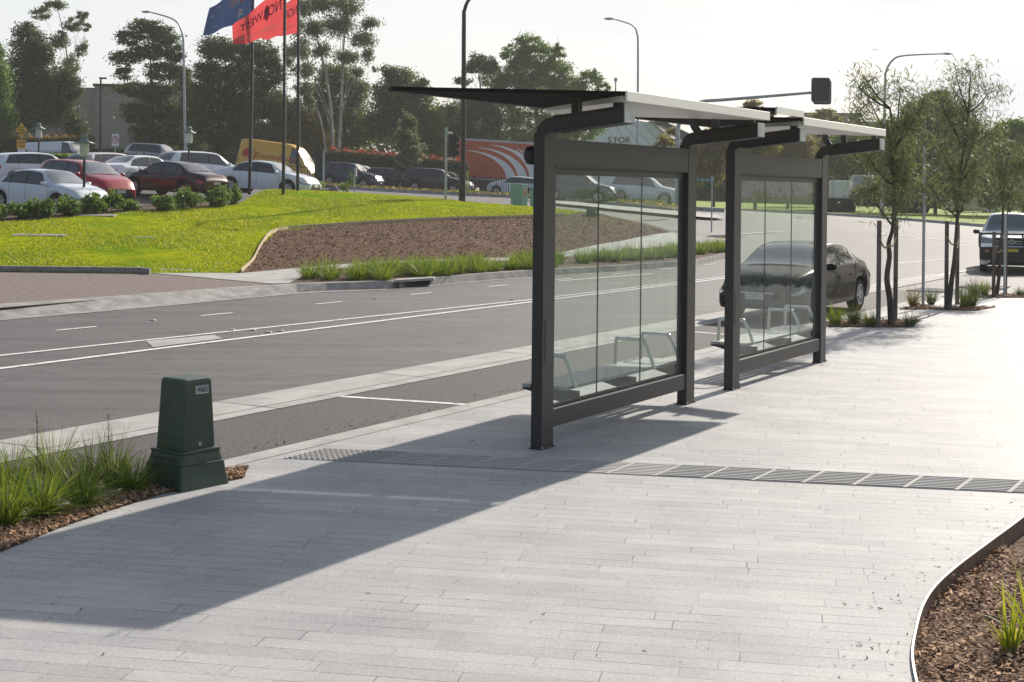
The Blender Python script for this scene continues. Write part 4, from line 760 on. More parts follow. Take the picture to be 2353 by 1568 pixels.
# street trees with stakes
def long_leaf(path_pts, n_, spread, ln=.16, wd=.018):
    c = path_pts[rng.integers(0, len(path_pts), n_)] + rng.normal(0, spread, (n_, 3)); return leaves(c, ln, wd, .9, .3)
def street_tree(label, trunk_px, Z, crown, n_, stakes, r0=.055, tilt=0):
    bx, by = P(*trunk_px[0]); Z = by; r = root('street_tree', (bx, by, 0), 0, label, 'street tree', 'staked street trees in the path')
    loc = lambda x, y, dy=0: Vector((V3(x, y, Z)[0] - bx, dy, V3(x, y, Z)[2]))
    tp = [loc(x, y) for x, y in trunk_px]; mb = MB(); cm = catmull([tuple(p) for p in tp], 4); mb.tube(cm, list(np.linspace(r0, r0 * .3, len(cm))), 8)
    cl = []; top_ = len(tp) - 1
    for (x, y, rx, ry) in crown:
        c = loc(x, y, rng.uniform(-.5, .5)); k = Z / F; nb_ = max(4, int(rx * ry / 130))
        src = tp[min(range(1, len(tp)), key=lambda i: abs(tp[i].z - (c.z - .7)))]
        mb.tube(catmull([tuple(src), tuple(src.lerp(c, .5) + Vector((0, 0, -.05))), tuple(c)], 3), list(np.linspace(r0 * .38, r0 * .14, 7)), 5)
        for b in range(nb_):
            a = rng.uniform(0, 6.28); q = rng.uniform(.2, 1); e = c + Vector((math.cos(a) * rx * k * q, rng.uniform(-1, 1) * rx * k * .8, math.sin(a) * ry * k * q))
            s_ = c.lerp(e, .1); mid = s_.lerp(e, .5) + Vector((0, 0, .06)); mb.tube([s_, mid, e, e + Vector((rng.normal(0, .05), 0, -.15))], [r0 * .1, r0 * .07, r0 * .05, r0 * .03], 4)
            for t in np.linspace(0, 1, 9): cl.append(tuple(s_.lerp(mid, t * 2) if t < .5 else mid.lerp(e, t * 2 - 1)))
            cl.append(tuple(e + Vector((0, 0, -.12))))
    mb.build('trunk', M['bark'], r); fast_mesh('crown', long_leaf(np.array(cl), int(n_ * .42), .16), 4, M['lf_street'], r)
    for i, (xa, ya, yt) in enumerate(stakes):
        sx, sy = P(xa, ya); zt = V3(xa, yt, sy)[2]; st = MB(); st.box(-.034, .034, -.034, .034, 0, zt); o = st.build('timber_stake', M['timber'], None, .003); o.location = (sx, sy, 0)
        if i == 0: tag(o, 'timber stake left of the ' + label.split(' with')[0], 'stake', 'timber tree stakes')
        else: tag(o, 'timber stake right of the ' + label.split(' with')[0], 'stake', 'timber tree stakes')
        zk = zt - .42; e = MB(); tx = min(tp[1:], key=lambda p: abs(p.z - zk)); e.tube(catmull([(sx, sy - .03, zk + .1), ((sx + bx + tx.x) / 2, (sy + by) / 2 - .04, zk - .06), (bx + tx.x, by - .07, zk - .02)], 5), .016, 6); e.build('tree_tie', M['strap'], r).matrix_parent_inverse = Matrix.Translation((-bx, -by, 0))
    return r
street_tree('first street tree with crooked dark trunk beside the black sedan', [(2048, 750), (2045, 690), (2038, 640), (2044, 590), (2042, 560), (2052, 520), (2055, 430), (2056, 340), (2045, 250)], 25, [(2050, 470, 50, 26), (2010, 440, 55, 34), (2075, 420, 50, 34), (2040, 380, 70, 34), (1990, 360, 50, 30), (2085, 350, 46, 34), (2030, 310, 60, 34), (1985, 270, 40, 34), (2070, 280, 50, 34), (2010, 220, 36, 26), (1975, 200, 26, 26), (2060, 215, 44, 26), (2100, 250, 30, 26), (2000, 180, 22, 14)], 11500, [(2018, 752, 507), (2057, 738, 503)], .062)
street_tree('second street tree with leaning trunk beside the pole', [(2180, 712), (2185, 660), (2193, 600), (2196, 560), (2200, 500), (2204, 420), (2215, 340), (2225, 260)], 29, [(2190, 460, 50, 26), (2150, 430, 46, 30), (2230, 430, 46, 34), (2195, 390, 60, 34), (2240, 370, 44, 34), (2170, 340, 44, 30), (2225, 310, 54, 34), (2180, 270, 40, 26), (2255, 270, 44, 30), (2150, 230, 36, 22), (2215, 220, 44, 30), (2265, 215, 38, 30), (2240, 170, 36, 22), (2195, 180, 22, 18), (2290, 290, 30, 20)], 12000, [(2174, 711, 508), (2199, 700, 515)], .06)
street_tree('third street tree with thin trunk in front of the white pickup', [(2290, 679), (2295, 640), (2298, 600), (2303, 540), (2305, 470), (2310, 400), (2318, 350)], 33, [(2310, 450, 40, 26), (2340, 430, 34, 30), (2290, 400, 40, 30), (2330, 380, 44, 34), (2360, 350, 40, 30), (2310, 340, 34, 24)], 6000, [(2283, 680, 533), (2310, 677, 530)], .05)
# grasses in the pits
for x, y, h, sp, m_, lb in [(1920, 748, .42, .4, 'grass', 'bushy green grass clump by the black sedan rear wheel'), (1962, 746, .45, .3, 'grass_dark', 'spiky grass clump left of the first street tree stake'), (2000, 750, .35, .3, 'grass', 'small grass clump at the foot of the first street tree stake'),
    (2092, 750, .3, .3, 'grass_dark', 'sparse grass clump right of the first street tree'), (2215, 708, .6, .45, 'grass', 'tall green grass clump right of the second street tree'), (2232, 706, .5, .3, 'grass_dark', 'dark grass clump touching the tall clump right of the second street tree'),
    (2098, 706, .5, .3, 'straw', 'dry wispy grass clump left of the grey pole'), (2140, 700, .4, .3, 'grass_dark', 'grass clump between the grey pole and the second street tree'), (2240, 682, .5, .35, 'grass_dark', 'grass clump left of the third street tree'), (2262, 680, .45, .3, 'grass', 'grass clump touching the left stake of the third street tree'), (2345, 680, .25, .3, 'grass_dark', 'low grass clump at the right picture edge below the pickup')]:
    grass_clump(x, y, lb, 200, h, sp, .005, m_, 'grass clumps in the tree pits', 0, 4)
#SECTION_CARS
# ================================================================ VEHICLES
def interp(tab):
    xs = [t[0] for t in tab]; ys = [t[1] for t in tab]
    def f(x):
        if x <= xs[0]: return ys[0]
        if x >= xs[-1]: return ys[-1]
        for i in range(len(xs) - 1):
            if x <= xs[i + 1]:
                h = xs[i + 1] - xs[i]; t = (x - xs[i]) / h
                def sl(j):
                    if j <= 0 or j >= len(xs) - 1: return 0.0
                    a = (ys[j] - ys[j - 1]) / (xs[j] - xs[j - 1]); b = (ys[j + 1] - ys[j]) / (xs[j + 1] - xs[j])
                    return 0.0 if a * b <= 0 else 2 * a * b / (a + b)
                m0 = sl(i) * h; m1 = sl(i + 1) * h
                return (2 * t ** 3 - 3 * t * t + 1) * ys[i] + (t ** 3 - 2 * t * t + t) * m0 + (-2 * t ** 3 + 3 * t * t) * ys[i + 1] + (t ** 3 - t * t) * m1
    return f
KINDS_ = {
 'sedan': dict(L=4.65, Wd=1.8, wb=2.7, r=.33, top=[(-2.32, .78), (-2.2, 1.0), (-1.75, 1.09), (-1.5, 1.13), (-.75, 1.43), (-.2, 1.475), (.35, 1.44), (1.15, 1.04), (1.5, .98), (2.05, .84), (2.32, .6)], belt=[(-2.32, .74), (-1.6, .98), (.9, .93), (1.3, .9), (2.32, .56)], ws=(.36, 1.16), rw=(-1.5, -.76), win=[(-1.28, -.88), (-.82, -.12), (-.04, .86)]),
 'hatch': dict(L=4.25, Wd=1.78, wb=2.6, r=.32, top=[(-2.12, .9), (-2.05, 1.1), (-1.75, 1.38), (-1.3, 1.46), (-.3, 1.49), (.3, 1.45), (1.1, 1.05), (1.4, 1.0), (1.9, .86), (2.12, .6)], belt=[(-2.12, .86), (-1.6, 1.0), (.9, .94), (1.3, .9), (2.12, .56)], ws=(.32, 1.1), rw=(-2.08, -1.72), win=[(-1.62, -1.1), (-1.04, -.2), (-.12, .8)]),
 'suv': dict(L=4.65, Wd=1.86, wb=2.66, r=.37, top=[(-2.32, .95), (-2.25, 1.2), (-1.9, 1.6), (-1.4, 1.7), (-.3, 1.72), (.35, 1.68), (1.15, 1.18), (1.5, 1.12), (2.08, .98), (2.32, .66)], belt=[(-2.32, .95), (-1.7, 1.12), (.9, 1.05), (1.3, 1.02), (2.32, .62)], ws=(.38, 1.15), rw=(-2.26, -1.86), win=[(-1.85, -1.2), (-1.12, -.22), (-.14, .84)]),
 'van': dict(L=5.2, Wd=1.95, wb=3.1, r=.34, top=[(-2.6, 1.0), (-2.57, 1.7), (-2.45, 1.93), (-2, 1.98), (1.0, 1.98), (1.45, 1.9), (2.15, 1.2), (2.4, 1.02), (2.6, .7)], belt=[(-2.6, 1.0), (-2.3, 1.15), (1.8, 1.1), (2.2, 1.0), (2.6, .65)], ws=(1.46, 2.14), rw=(-2.58, -2.5), win=[(1.02, 1.85)]),
 'bigvan': dict(L=5.9, Wd=2.05, wb=3.6, r=.36, top=[(-2.95, 1.0), (-2.93, 2.2), (-2.8, 2.55), (-2.3, 2.65), (.6, 2.65), (1.3, 2.5), (1.75, 2.1), (2.35, 1.35), (2.6, 1.15), (2.95, .75)], belt=[(-2.95, 1.0), (-2.6, 1.4), (1.9, 1.3), (2.4, 1.1), (2.95, .7)], ws=(1.9, 2.34), rw=(-2.94, -2.88), win=[(1.15, 2.05)]),
 'ute': dict(L=5.3, Wd=1.88, wb=3.1, r=.41, top=[(-2.65, .9), (-2.62, 1.12), (-1.0, 1.16), (-.98, 1.18), (-.72, 1.72), (-.2, 1.83), (.35, 1.8), (1.0, 1.26), (1.5, 1.2), (2.3, 1.08), (2.65, .8)], belt=[(-2.65, .9), (-2.4, 1.1), (.9, 1.12), (1.4, 1.08), (2.65, .72)], ws=(.4, 1.0), rw=(-.96, -.74), win=[(-.72, -.12), (-.04, .82)]),
}
WHEELS = {}
def car(kind, pname, col, label, cat, xy=None, face=0, px=None, Z=None, scale=1.0, group=None, tint='carglass', rimm='rim', plates=True, base=None, face_pt=None, screen='screen', name='parked_car', sx=1.0):
    K = KINDS_[kind]; X, Y = xy if xy else Q(px, Z); d = Vector((math.cos(face), math.sin(face), 0))
    zf = H(X + d.x * 1.35, Y + d.y * 1.35); zb = H(X - d.x * 1.35, Y - d.y * 1.35); z0 = base if base is not None else (zf + zb) / 2 - .02
    r = root(name, (X, Y, z0), face, label, cat, group)
    if base is None: r.rotation_euler = (0, -math.atan2(zf - zb, 2.7), face)
    r.scale = (scale * sx, scale, scale)
    top = interp(K['top']); belt = interp(K['belt']); L_ = K['L']; W2 = K['Wd'] / 2; wb = K['wb']; rw = K['r']; xw = (wb / 2 + .02, -wb / 2 + .02); ar = rw + .055
    plan = interp([(-L_ / 2, W2 * .8), (-L_ / 2 + .15, W2 * .93), (-L_ / 2 + .6, W2), (L_ / 2 - .9, W2), (L_ / 2 - .3, W2 * .93), (L_ / 2 - .08, W2 * .8), (L_ / 2, W2 * .68)])
    sillz = interp([(-L_ / 2, .42), (-L_ / 2 + .12, .3), (-L_ / 2 + .6, .24), (L_ / 2 - .6, .22), (L_ / 2 - .12, .24), (L_ / 2, .34)])
    def z0f(x):
        z = sillz(x)
        for c in xw:
            if abs(x - c) < ar: z = max(z, rw + math.sqrt(ar * ar - (x - c) ** 2))
        return z
    boxy = .2 if kind in ('van', 'bigvan') else .42
    def sec(x):
        z0_ = z0f(x); zt = top(x); zb_ = min(belt(x), zt - .03); zb_ = max(zb_, z0_ + .08); zt = max(zt, zb_ + .03); w_ = plan(x); h = zt - zb_
        ye = w_ - .055 - boxy * max(h - .05, 0); ze = max(zt - .065, zb_ + .012)
        return [(0, z0_), (w_ - .14, z0_), (w_ - .035, z0_ + .015), (w_ - .005, z0_ + .28 * (zb_ - z0_)), (w_, z0_ + .62 * (zb_ - z0_)), (w_ - .012, z0_ + .86 * (zb_ - z0_)), (w_ - .055, zb_), ((w_ - .055 + ye) / 2 + .01 * min(1, h * 3), (zb_ + ze) / 2), (ye, ze), (ye * .9, zt - .028), (ye * .5, zt - .006), (0, zt)]
    xs = sorted(set([round(q, 3) for q in list(np.linspace(-L_ / 2, L_ / 2, 44))] + [round(c + ar * math.sin(a), 3) for c in xw for a in np.linspace(-math.pi / 2, math.pi / 2, 17)] + [round(c + s_ * (ar + .002), 3) for c in xw for s_ in (-1, 1)]))
    body = MB(); und = MB(); rings = []; n_ = 12
    for x in xs: s_ = sec(x); rings.append([(x, y, z) for y, z in s_] + [(x, -y, z) for y, z in s_[-2:0:-1]])
    k = len(rings[0]); vs = [p for rr_ in rings for p in rr_]; fb = []; fu = []
    for i in range(len(rings) - 1):
        for j in range(k):
            a = i * k + j; b = i * k + (j + 1) % k; f = (a, a + k, b + k, b); (fu if j in (0, k - 1) or j == 1 or j == k - 2 else fb).append(f)
    body.add(vs, fb, True); body.add(rings[0], [tuple(range(k))]); body.add(rings[-1], [tuple(range(k))[::-1]]); bo = body.build('body', M[col], r)
    und.add(vs, fu, False); und.build('underbody', M['dark'], bo)
    def sp(x, i, sd, off=0):
        s_ = sec(x); a = int(min(i, 10.999)); t = i - a; y = s_[a][0] * (1 - t) + s_[a + 1][0] * t; z = s_[a][1] * (1 - t) + s_[a + 1][1] * t; return Vector((x, y * sd, z))
    def nrm(x, i, sd):
        e = .03; a = sp(x + e, i, sd) - sp(x - e, i, sd); i0, i1 = max(i - .08, .5), min(i + .08, 10.99); b = sp(x, i1, sd) - sp(x, i0, sd); q = a.cross(b) * -sd
        if q.length < 1e-6: return Vector((0, sd, 0))
        q.normalize(); return q
    def patch(nm, mm_, sd, x0, x1, i0, i1, nx=6, ni=4, off=.008, par=bo, xf=None):
        mb = MB(); g = []
        for a in range(nx + 1):
            for b in range(ni + 1):
                u = a / nx; v_ = b / ni; i = i0 + (i1 - i0) * v_; lo, hi = (x0, x1) if xf is None else xf(v_); x = lo + (hi - lo) * u
                g.append(sp(x, i, sd) + nrm(x, i, sd) * off)
        mb.add(g, [(a * (ni + 1) + b, (a + 1) * (ni + 1) + b, (a + 1) * (ni + 1) + b + 1, a * (ni + 1) + b + 1)[::sd] for a in range(nx) for b in range(ni)], True); return mb.build(nm, mm_, par)
    def glassrow(nm, mm_, x0, x1, par):
        mb = MB(); g = []; nx = 5; nj = 8
        for a in range(nx + 1):
            x = x0 + (x1 - x0) * a / nx
            for b in range(nj + 1):
                v_ = -1 + 2 * b / nj; i = 8.15 + (10.9 - 8.15) * (1 - abs(v_)) if True else 0
                s_ = sec(x); ye, ze = s_[8]; zt = s_[11][1]; y = v_ * ye * .93; z = zt - .065 * abs(v_) ** 3 * .8
                g.append((x + (.014 if x0 > 0 else -.014), y, z + .012))
        f = [(a * (nj + 1) + b, (a + 1) * (nj + 1) + b, (a + 1) * (nj + 1) + b + 1, a * (nj + 1) + b + 1) for a in range(nx) for b in range(nj)]
        mb.add(g, f, True); return mb.build(nm, mm_, par)
    glassrow('windscreen', M['vanglass'] if kind in ('van', 'bigvan') else M[screen], K['ws'][0] + .03, K['ws'][1] - .02, r)
    glassrow('rear_window', M[tint], K['rw'][0] + .03, K['rw'][1] - .02, r)
    for sd in (1, -1):
        for (a, b) in K['win']:
            ht = lambda x: top(x) - belt(x)
            last = b > .3
            def xf(v_, a=a, b=b, last=last, first=(a == K['win'][0][0] and kind not in ('van', 'bigvan'))):
                return (a + (.22 * v_ if first else 0), b - (.42 * v_ if last else 0) + (.04 if last else 0))
            patch('side_window', M[tint], sd, a, b, 6.16, 7.84, 8, 4, .009, bo, xf)
        wa, wz = K['win'][0][0], K['win'][-1][1]; vn = kind in ('van', 'bigvan')
        patch('window_trim', M['black'], sd, wa, wz, 6.06, 7.93, 16, 3, .004, bo, lambda v_: (wa - .03 + (0 if vn else .22 * v_), wz + .07 - .42 * v_))
        patch('headlight', M['lens'], sd, L_ / 2 - .42, L_ / 2 - .06, 4.9, 5.95, 5, 3, .008)
        patch('tail_light', M['red'], sd, -L_ / 2 + .03, -L_ / 2 + (.3 if kind != 'suv' else .22), 4.7, 5.95, 5, 3, .01)
        mi = MB(); mx_, mz = K['ws'][1] - .28, belt(K['ws'][1]) + .1; mi.lathe([(.0, -.075), (.07, -.06), (.09, 0), (.075, .055), (0, .07)], (0, 0, 0), 10)
        mi.v = [(mx_ + a * .8, sd * (W2 + .09) + b * 1.25, mz + c) for a, b, c in mi.v]; mi.box(mx_ - .03, mx_ + .03, min(sd * (W2 - .1), sd * (W2 + .05)), max(sd * (W2 - .1), sd * (W2 + .05)), mz - .06, mz - .02)
        mi.build('mirror', M[col] if kind not in ('ute', 'bigvan', 'van') else M['black'], bo)
        for a, b in K['win'][-2:]:
            hd = MB(); xh = a + .14; s_ = sec(xh); hd.box(xh - .09, xh + .07, min(sd * W2, sd * (W2 + .022)), max(sd * W2, sd * (W2 + .022)), s_[5][1] - .09, s_[5][1] - .06); hd.build('door_handle', M[col], bo)
        dl = MB()
        for a, b in K['win'][-2:]:
            for xx in ([a - .04] if not (b > .3) else [a - .04, b + .12]):
                s_ = sec(xx); s2 = sec(xx + .012); dl.add([(xx, sd * (s_[q][0] + .004), s_[q][1]) for q in (3, 4, 5, 6)] + [(xx + .012, sd * (s2[q][0] + .004), s2[q][1]) for q in (3, 4, 5, 6)], [(q, q + 1, q + 5, q + 4)[::sd] for q in range(3)])
        dl.build('door_gap', M['black'], bo)
    gr = MB(); gz = top(L_ / 2 - .05); x = L_ / 2
    gr.box(x - .1, x + .012, -.36, .36, gz - .2 if kind in ('sedan', 'hatch') else gz - .26, gz - .06); gr.box(x - .1, x + .008, -.5, .5, .34, .46); gr.build('grille', M['black'], bo)
    ch = MB(); ch.box(x - .02, x + .02, -.37, .37, gz - .065, gz - .045); ch.lathe([(.0, -.005), (.045, 0), (0, .02)], (0, 0, 0), 10); ch.v = ch.v[:8] + [(x + .015 + c, a, gz - .11 + b) for a, b, c in ch.v[8:]]; ch.build('chrome_trim', M['silver'], bo)
    if plates:
        for xx, zz_ in ((x + .014, .49), (-x - .012, .68)):
            q = MB(); q.box(xx - .006, xx + .006, -.186, .186, zz_ - .055, zz_ + .055); q.build('number_plate', M['plate'], bo)
    rb = MB(); rb.box(-x - .006, -x + .1, -.55, .55, .32, .42); rb.build('bumper_insert', M['black'], bo)
    key = (rw, rimm)
    if key not in WHEELS:
        ty = MB(); ty.lathe([(rw * .66, -.1), (rw * .9, -.108), (rw, -.085), (rw, .085), (rw * .9, .108), (rw * .66, .1), (rw * .62, .04), (.02, .03)], (0, 0, 0), 26)
        ri = MB(); ri.lathe([(rw * .6, .05), (rw * .67, .104), (rw * .62, .112), (rw * .58, .07)], (0, 0, 0), 24); ri.lathe([(.0, .04), (.06, .085), (.045, .1), (0, .102)], (0, 0, 0), 12)
        for q in range(5):
            a = 2 * math.pi * q / 5; c, s_ = math.cos(a), math.sin(a); cx, cy = -s_ * .035, c * .035; r1 = rw * .63
            ri.add([(cx, cy, .09), (-cx, -cy, .09), (-cx * .7 + c * r1, -cy * .7 + s_ * r1, .1), (cx * .7 + c * r1, cy * .7 + s_ * r1, .1), (cx, cy, .06), (-cx, -cy, .06), (-cx + c * r1, -cy + s_ * r1, .07), (cx + c * r1, cy + s_ * r1, .07)], [(0, 1, 2, 3), (4, 7, 6, 5), (0, 3, 7, 4), (1, 5, 6, 2)])
        WHEELS[key] = (ty, ri)
    ty, ri = WHEELS[key]
    for c in xw:
        for sd in (1, -1):
            e = bpy.data.objects.new('wheel', None); COL.objects.link(e); e.parent = r; e.location = (c, sd * (W2 - .13), rw); e.rotation_euler = (rad(-90 * sd), 0, 0)
            if sd == -1: e.rotation_euler = (rad(90), 0, 0)
            if not hasattr(ty, 'me'):
                t_ = ty.build('tyre', M['tyre'], e); q_ = ri.build('rim', M[rimm], e); ty.me = t_.data; ri.me = q_.data
            else:
                for nm, me in (('tyre', ty.me), ('rim', ri.me)): o = bpy.data.objects.new(nm, me); COL.objects.link(o); o.parent = e
    return r, bo, K
# heading 0 = to the right of the picture (+X)
# black sedan parked by the second shelter, nose to the camera
sdn_c = W(27.28, 9.34)
car('sedan', 'sedan', 'p_black', 'glossy black sedan parked at the kerb beside the farther shelter', 'car', xy=sdn_c, face=SROT + math.pi + rad(1), base=0.0, scale=.96, sx=1.12)
CP = 'cars in the car park'
car('sedan', 's', 'p_white', 'white sedan at the far left front, nose beside the lantern post', 'car', px=108, Z=54.5, face=rad(-30), group=CP, scale=1.12)
car('hatch', 's', 'p_red', 'bright red car half hidden behind the front white sedan', 'car', px=196, Z=59.6, face=rad(-38), group=CP, scale=1.12)
car('sedan', 's', 'p_maroon', 'dark maroon sedan seen from its tail at the end of the shrub bed', 'car', px=398, Z=62.5, face=rad(150), group=CP, scale=1.06)
car('sedan', 's', 'p_white', 'white sports sedan with red tail lamps behind the flagpoles', 'car', px=612, Z=71.5, face=rad(-16), group=CP, scale=1.14)
car('hatch', 's', 'p_white', 'white hatchback at the left picture edge in the middle row', 'car', px=82, Z=65.5, face=rad(42), group=CP, scale=1.08)
car('hatch', 's', 'p_silver', 'small champagne hatchback right of the near lantern post', 'car', px=252, Z=73, face=rad(56), group=CP, scale=1.08)
car('sedan', 's', 'p_white', 'white sedan with a dark rear window between the champagne hatchback and the maroon sedan', 'car', px=322, Z=68.5, face=rad(56), group=CP, scale=1.1)
car('suv', 's', 'p_white', 'white wagon with tall red tail lamps behind the maroon sedan', 'car', px=464, Z=75.5, face=rad(46), group=CP, scale=1.08)
MR = 'vehicles queued on the main road'
car('van', 's', 'p_white', 'white delivery van at the far left behind the black fence', 'van', px=128, Z=101, face=rad(-14), group=MR, name='delivery_van')
vy, vyb, K_ = car('bigvan', 's', 'p_yellow', 'yellow high-roof courier van with red lettering behind the black fence', 'van', px=638, Z=99.5, face=rad(-16), group=MR, name='delivery_van')
car('suv', 's', 'p_silver', 'pale silver wagon behind the fence left of the galvanised street light', 'car', px=362, Z=97.5, face=rad(-18), group=MR)
car('suv', 's', 'p_navy', 'navy blue wagon right of the dark monolith sign', 'car', px=806, Z=99, face=rad(-18), group=MR, sx=.96)
car('sedan', 's', 'p_white', 'white car whose bonnet peeks out behind the navy wagon', 'car', px=833, Z=105, face=rad(-18), group=MR)
car('hatch', 's', 'p_grey', 'dark hatchback between the navy wagon and the charcoal wagon', 'car', px=897, Z=103, face=rad(-18), group=MR, sx=.85)
car('suv', 's', 'p_grey', 'charcoal wagon just left of the dark lamp post', 'car', px=1002, Z=99.5, face=rad(-10), group=MR)
car('sedan', 's', 'p_grey', 'dark sedan hidden by the foot of the dark lamp post', 'car', px=1030, Z=106, face=rad(-10), group=MR, sx=.8)
car('hatch', 's', 'p_white', 'white hatchback in front of the orange trailer', 'car', px=1185, Z=106, face=rad(168), group=MR)
car('suv', 's', 'p_red', 'red wagon mostly hidden behind the near shelter post', 'car', px=1262, Z=110, face=rad(168), group=MR)
car('suv', 's', 'p_grey', 'dark wagon seen through the left glass pane of the near shelter', 'car', px=1330, Z=86, face=rad(-16), group=MR)
car('suv', 's', 'p_white', 'white people mover seen through the right glass pane of the near shelter', 'car', px=1478, Z=87, face=rad(-12), group=MR)
UG = 'utes on the grass beyond the intersection'
ut, ub, _ = car('ute', 's', 'p_white', 'white ute with tool box seen between the two shelters', 'ute', px=1622, Z=158, face=rad(-10), group=UG, name='utility_truck', scale=1.1)
car('ute', 's', 'p_black', 'black ute right of the white one, partly behind the shelter post', 'ute', px=1693, Z=152, face=rad(-170), group=UG, name='utility_truck', scale=1.1)
car('hatch', 's', 'p_white', 'distant white car seen through the farther shelter glass', 'car', px=1780, Z=148, face=rad(0), group=UG)
car('sedan', 's', 'p_silver', 'distant silver car under the trees at the right', 'car', px=2235, Z=118, face=rad(0), group=UG)
# canopy box and red panel on the ute
q = MB(); q.box(-.9, .1, -.75, .75, 1.82, 2.1); q.build('tool_box', M['white'], ut); q = MB(); q.box(-.75, -.45, -.8, -.77, .9, 1.75); q.build('red_panel', M['signred'], ut)
# white pickup facing us at the right
pk, pb, K_ = car('ute', 's', 'p_white', 'white four-wheel-drive pickup with black bull bar waiting at the right edge', 'pickup truck', xy=Q(2322, 46.2), face=rad(-108), base=-.02, group=None, name='pickup_truck', scale=1.0, plates=False)
bb = MB(); Lx = 2.72
bb.box(Lx - .1, Lx + .12, -.93, .93, .52, .8); bb.box(Lx - .02, Lx + .14, -.6, .6, .36, .56); bb.box(Lx - .5, Lx - .03, -.93, .93, .4, .6)
for sd in (1, -1): bb.tube(catmull([(Lx, sd * .93, .8), (Lx, sd * .93, 1.12), (Lx - .02, sd * .84, 1.2), (Lx - .03, 0, 1.2)], 4), .032, 8); bb.tube([(Lx, sd * .36, .8), (Lx, sd * .3, 1.2)], .03, 8)
bb.build('bull_bar', M['black'], pk)
for sd in (1, -1):
    q = MB(); q.add([(Lx - .13, sd * .5, .9), (Lx - .22, sd * .9, .9), (Lx - .28, sd * .92, 1.1), (Lx - .16, sd * .48, 1.04)], [(0, 1, 2, 3)[::sd]]); q.build('headlight', M['lens'], pk)
    q = MB(); q.box(Lx + .12, Lx + .13, sd * .72 - .05, sd * .72 + .05, .65, .71); q.build('indicator', M['amber'], pk)
q = MB(); q.box(Lx + .14, Lx + .15, -.186, .186, .66, .76); np_ = q.build('number_plate', M['plate_y'], pk)
q = MB(); q.box(Lx - .12, Lx - .1, -.5, .5, .84, 1.08); q.build('grille', M['dark'], pk); q = MB(); q.box(Lx - .1, Lx - .085, -.5, .5, .97, .99); q.box(Lx - .1, Lx - .085, -.5, .5, .9, .915)
q.tube([(Lx - .07, .1 * math.cos(a), .96 + .065 * math.sin(a)) for a in np.linspace(0, 6.28, 17)], .012, 6); q.tube([(Lx - .07, .05 * math.cos(a), .97 + .05 * math.sin(a)) for a in np.linspace(0, 6.28, 13)], .008, 6); q.build('badge', M['silver'], pk)
# lettering on the yellow van
put_text('CouriersPlease', .5, M['signred'], vyb, (.15, -1.005, 1.62), (1, 0, 0), (0, -.03, 1), .03, 'lettering')
q = MB(); mp1 = [(-.42, -.05), (-.38, .15), (-.2, .3), (-.1, .42), (.0, .33), (.06, .42), (.14, .2), (.3, .02), (.24, -.3), (.1, -.38), (0, -.22), (-.15, -.18), (-.3, -.28)]
q.add([(-2.0 + a * 1.05, -1.045, 1.66 + b * .9) for a, b in mp1], [tuple(range(len(mp1)))]); q.build('emblem', M['signred'], vyb)
q = MB(); q.tube([(-1.62, -1.05, 2.02), (-1.42, -1.05, 1.75), (-1.45, -1.05, 1.4), (-1.62, -1.05, 1.3)], .03, 5, False); q.build('emblem_edge', M['signred'], vyb)
# orange curtain-sided semitrailer
tx, ty_ = Q(1258, 116); tz = H(tx, ty_); r = root('semitrailer', (tx, ty_, tz), rad(-8), 'long orange curtain-sided trailer with white swooshes behind the near shelter', 'truck', MR)
r.rotation_euler = (0, rad(3.2), rad(-8)); TL = 15.2; tzb = 1.25; tzt = 4.2
mb = MB(); mb.box(-TL / 2, TL / 2, -1.25, 1.25, tzb, tzt); bx_ = mb.build('curtain_box', M['p_orange'], r)
mb = MB(); mb.box(-TL / 2 - .03, TL / 2 + .03, -1.3, 1.3, tzt, tzt + .16); mb.box(-TL / 2 - .02, TL / 2, -1.28, 1.28, tzb - .14, tzb - .002); mb.build('frame', M['galv'], r)
mb = MB()
for k_ in range(3):
    o_x = -6.9 + k_ * .95; w0 = .06; pts_ = []
    for t in np.linspace(0, 1, 14):
        a = t * math.pi / 2; pts_.append((o_x + .3 + 3.7 * math.sin(a) * 1.0, 3.95 - .28 * (2 - k_) - (2.7 - .28 * (2 - k_)) * (1 - math.cos(a)), .05 + .36 * t))
    vs = []
    for (x, z, wd_) in pts_: vs += [(x - wd_ * .95, -1.262, max(z - wd_ * .4, tzb + .01)), (x + wd_ * .95, -1.262, max(z + wd_ * .25, tzb + .01))]
    mb.add(vs, [(2 * i, 2 * i + 2, 2 * i + 3, 2 * i + 1) for i in range(13)])
mb.build('white_swoosh', M['signwhite'], bx_)
put_text('THE DRINKS AF', .5, M['signwhite'], bx_, (-.9, -1.265, 3.55), (1, 0, .0), (.2, 0, 1), 0, 'lettering'); put_text('BE', 1.15, M['signwhite'], bx_, (.62, -1.266, 2.35), (1, 0, 0), (0, 0, 1), 0, 'lettering', .05)
for x in (-6.2, -4.95, -3.7):
    w_ = MB(); w_.lathe([(.3, -.15), (.5, -.15), (.52, 0), (.5, .15), (.3, .13), (.05, .1)], (0, 0, 0), 20); w_.v = [(x + a, -1.05 + c, .52 + b) for a, b, c in w_.v]; w_.build('wheel', M['tyre'], r)
mb = MB(); mb.box(-2.6, 4.5, -1.2, -1.14, .5, .56); mb.box(-2.6, 4.5, -1.2, -1.14, .8, .86)
for x in (-2.6, -1.2, .2, 1.6, 3, 4.4): mb.box(x, x + .06, -1.2, -1.14, .45, 1.12)
mb.build('side_guard', M['galv'], r)
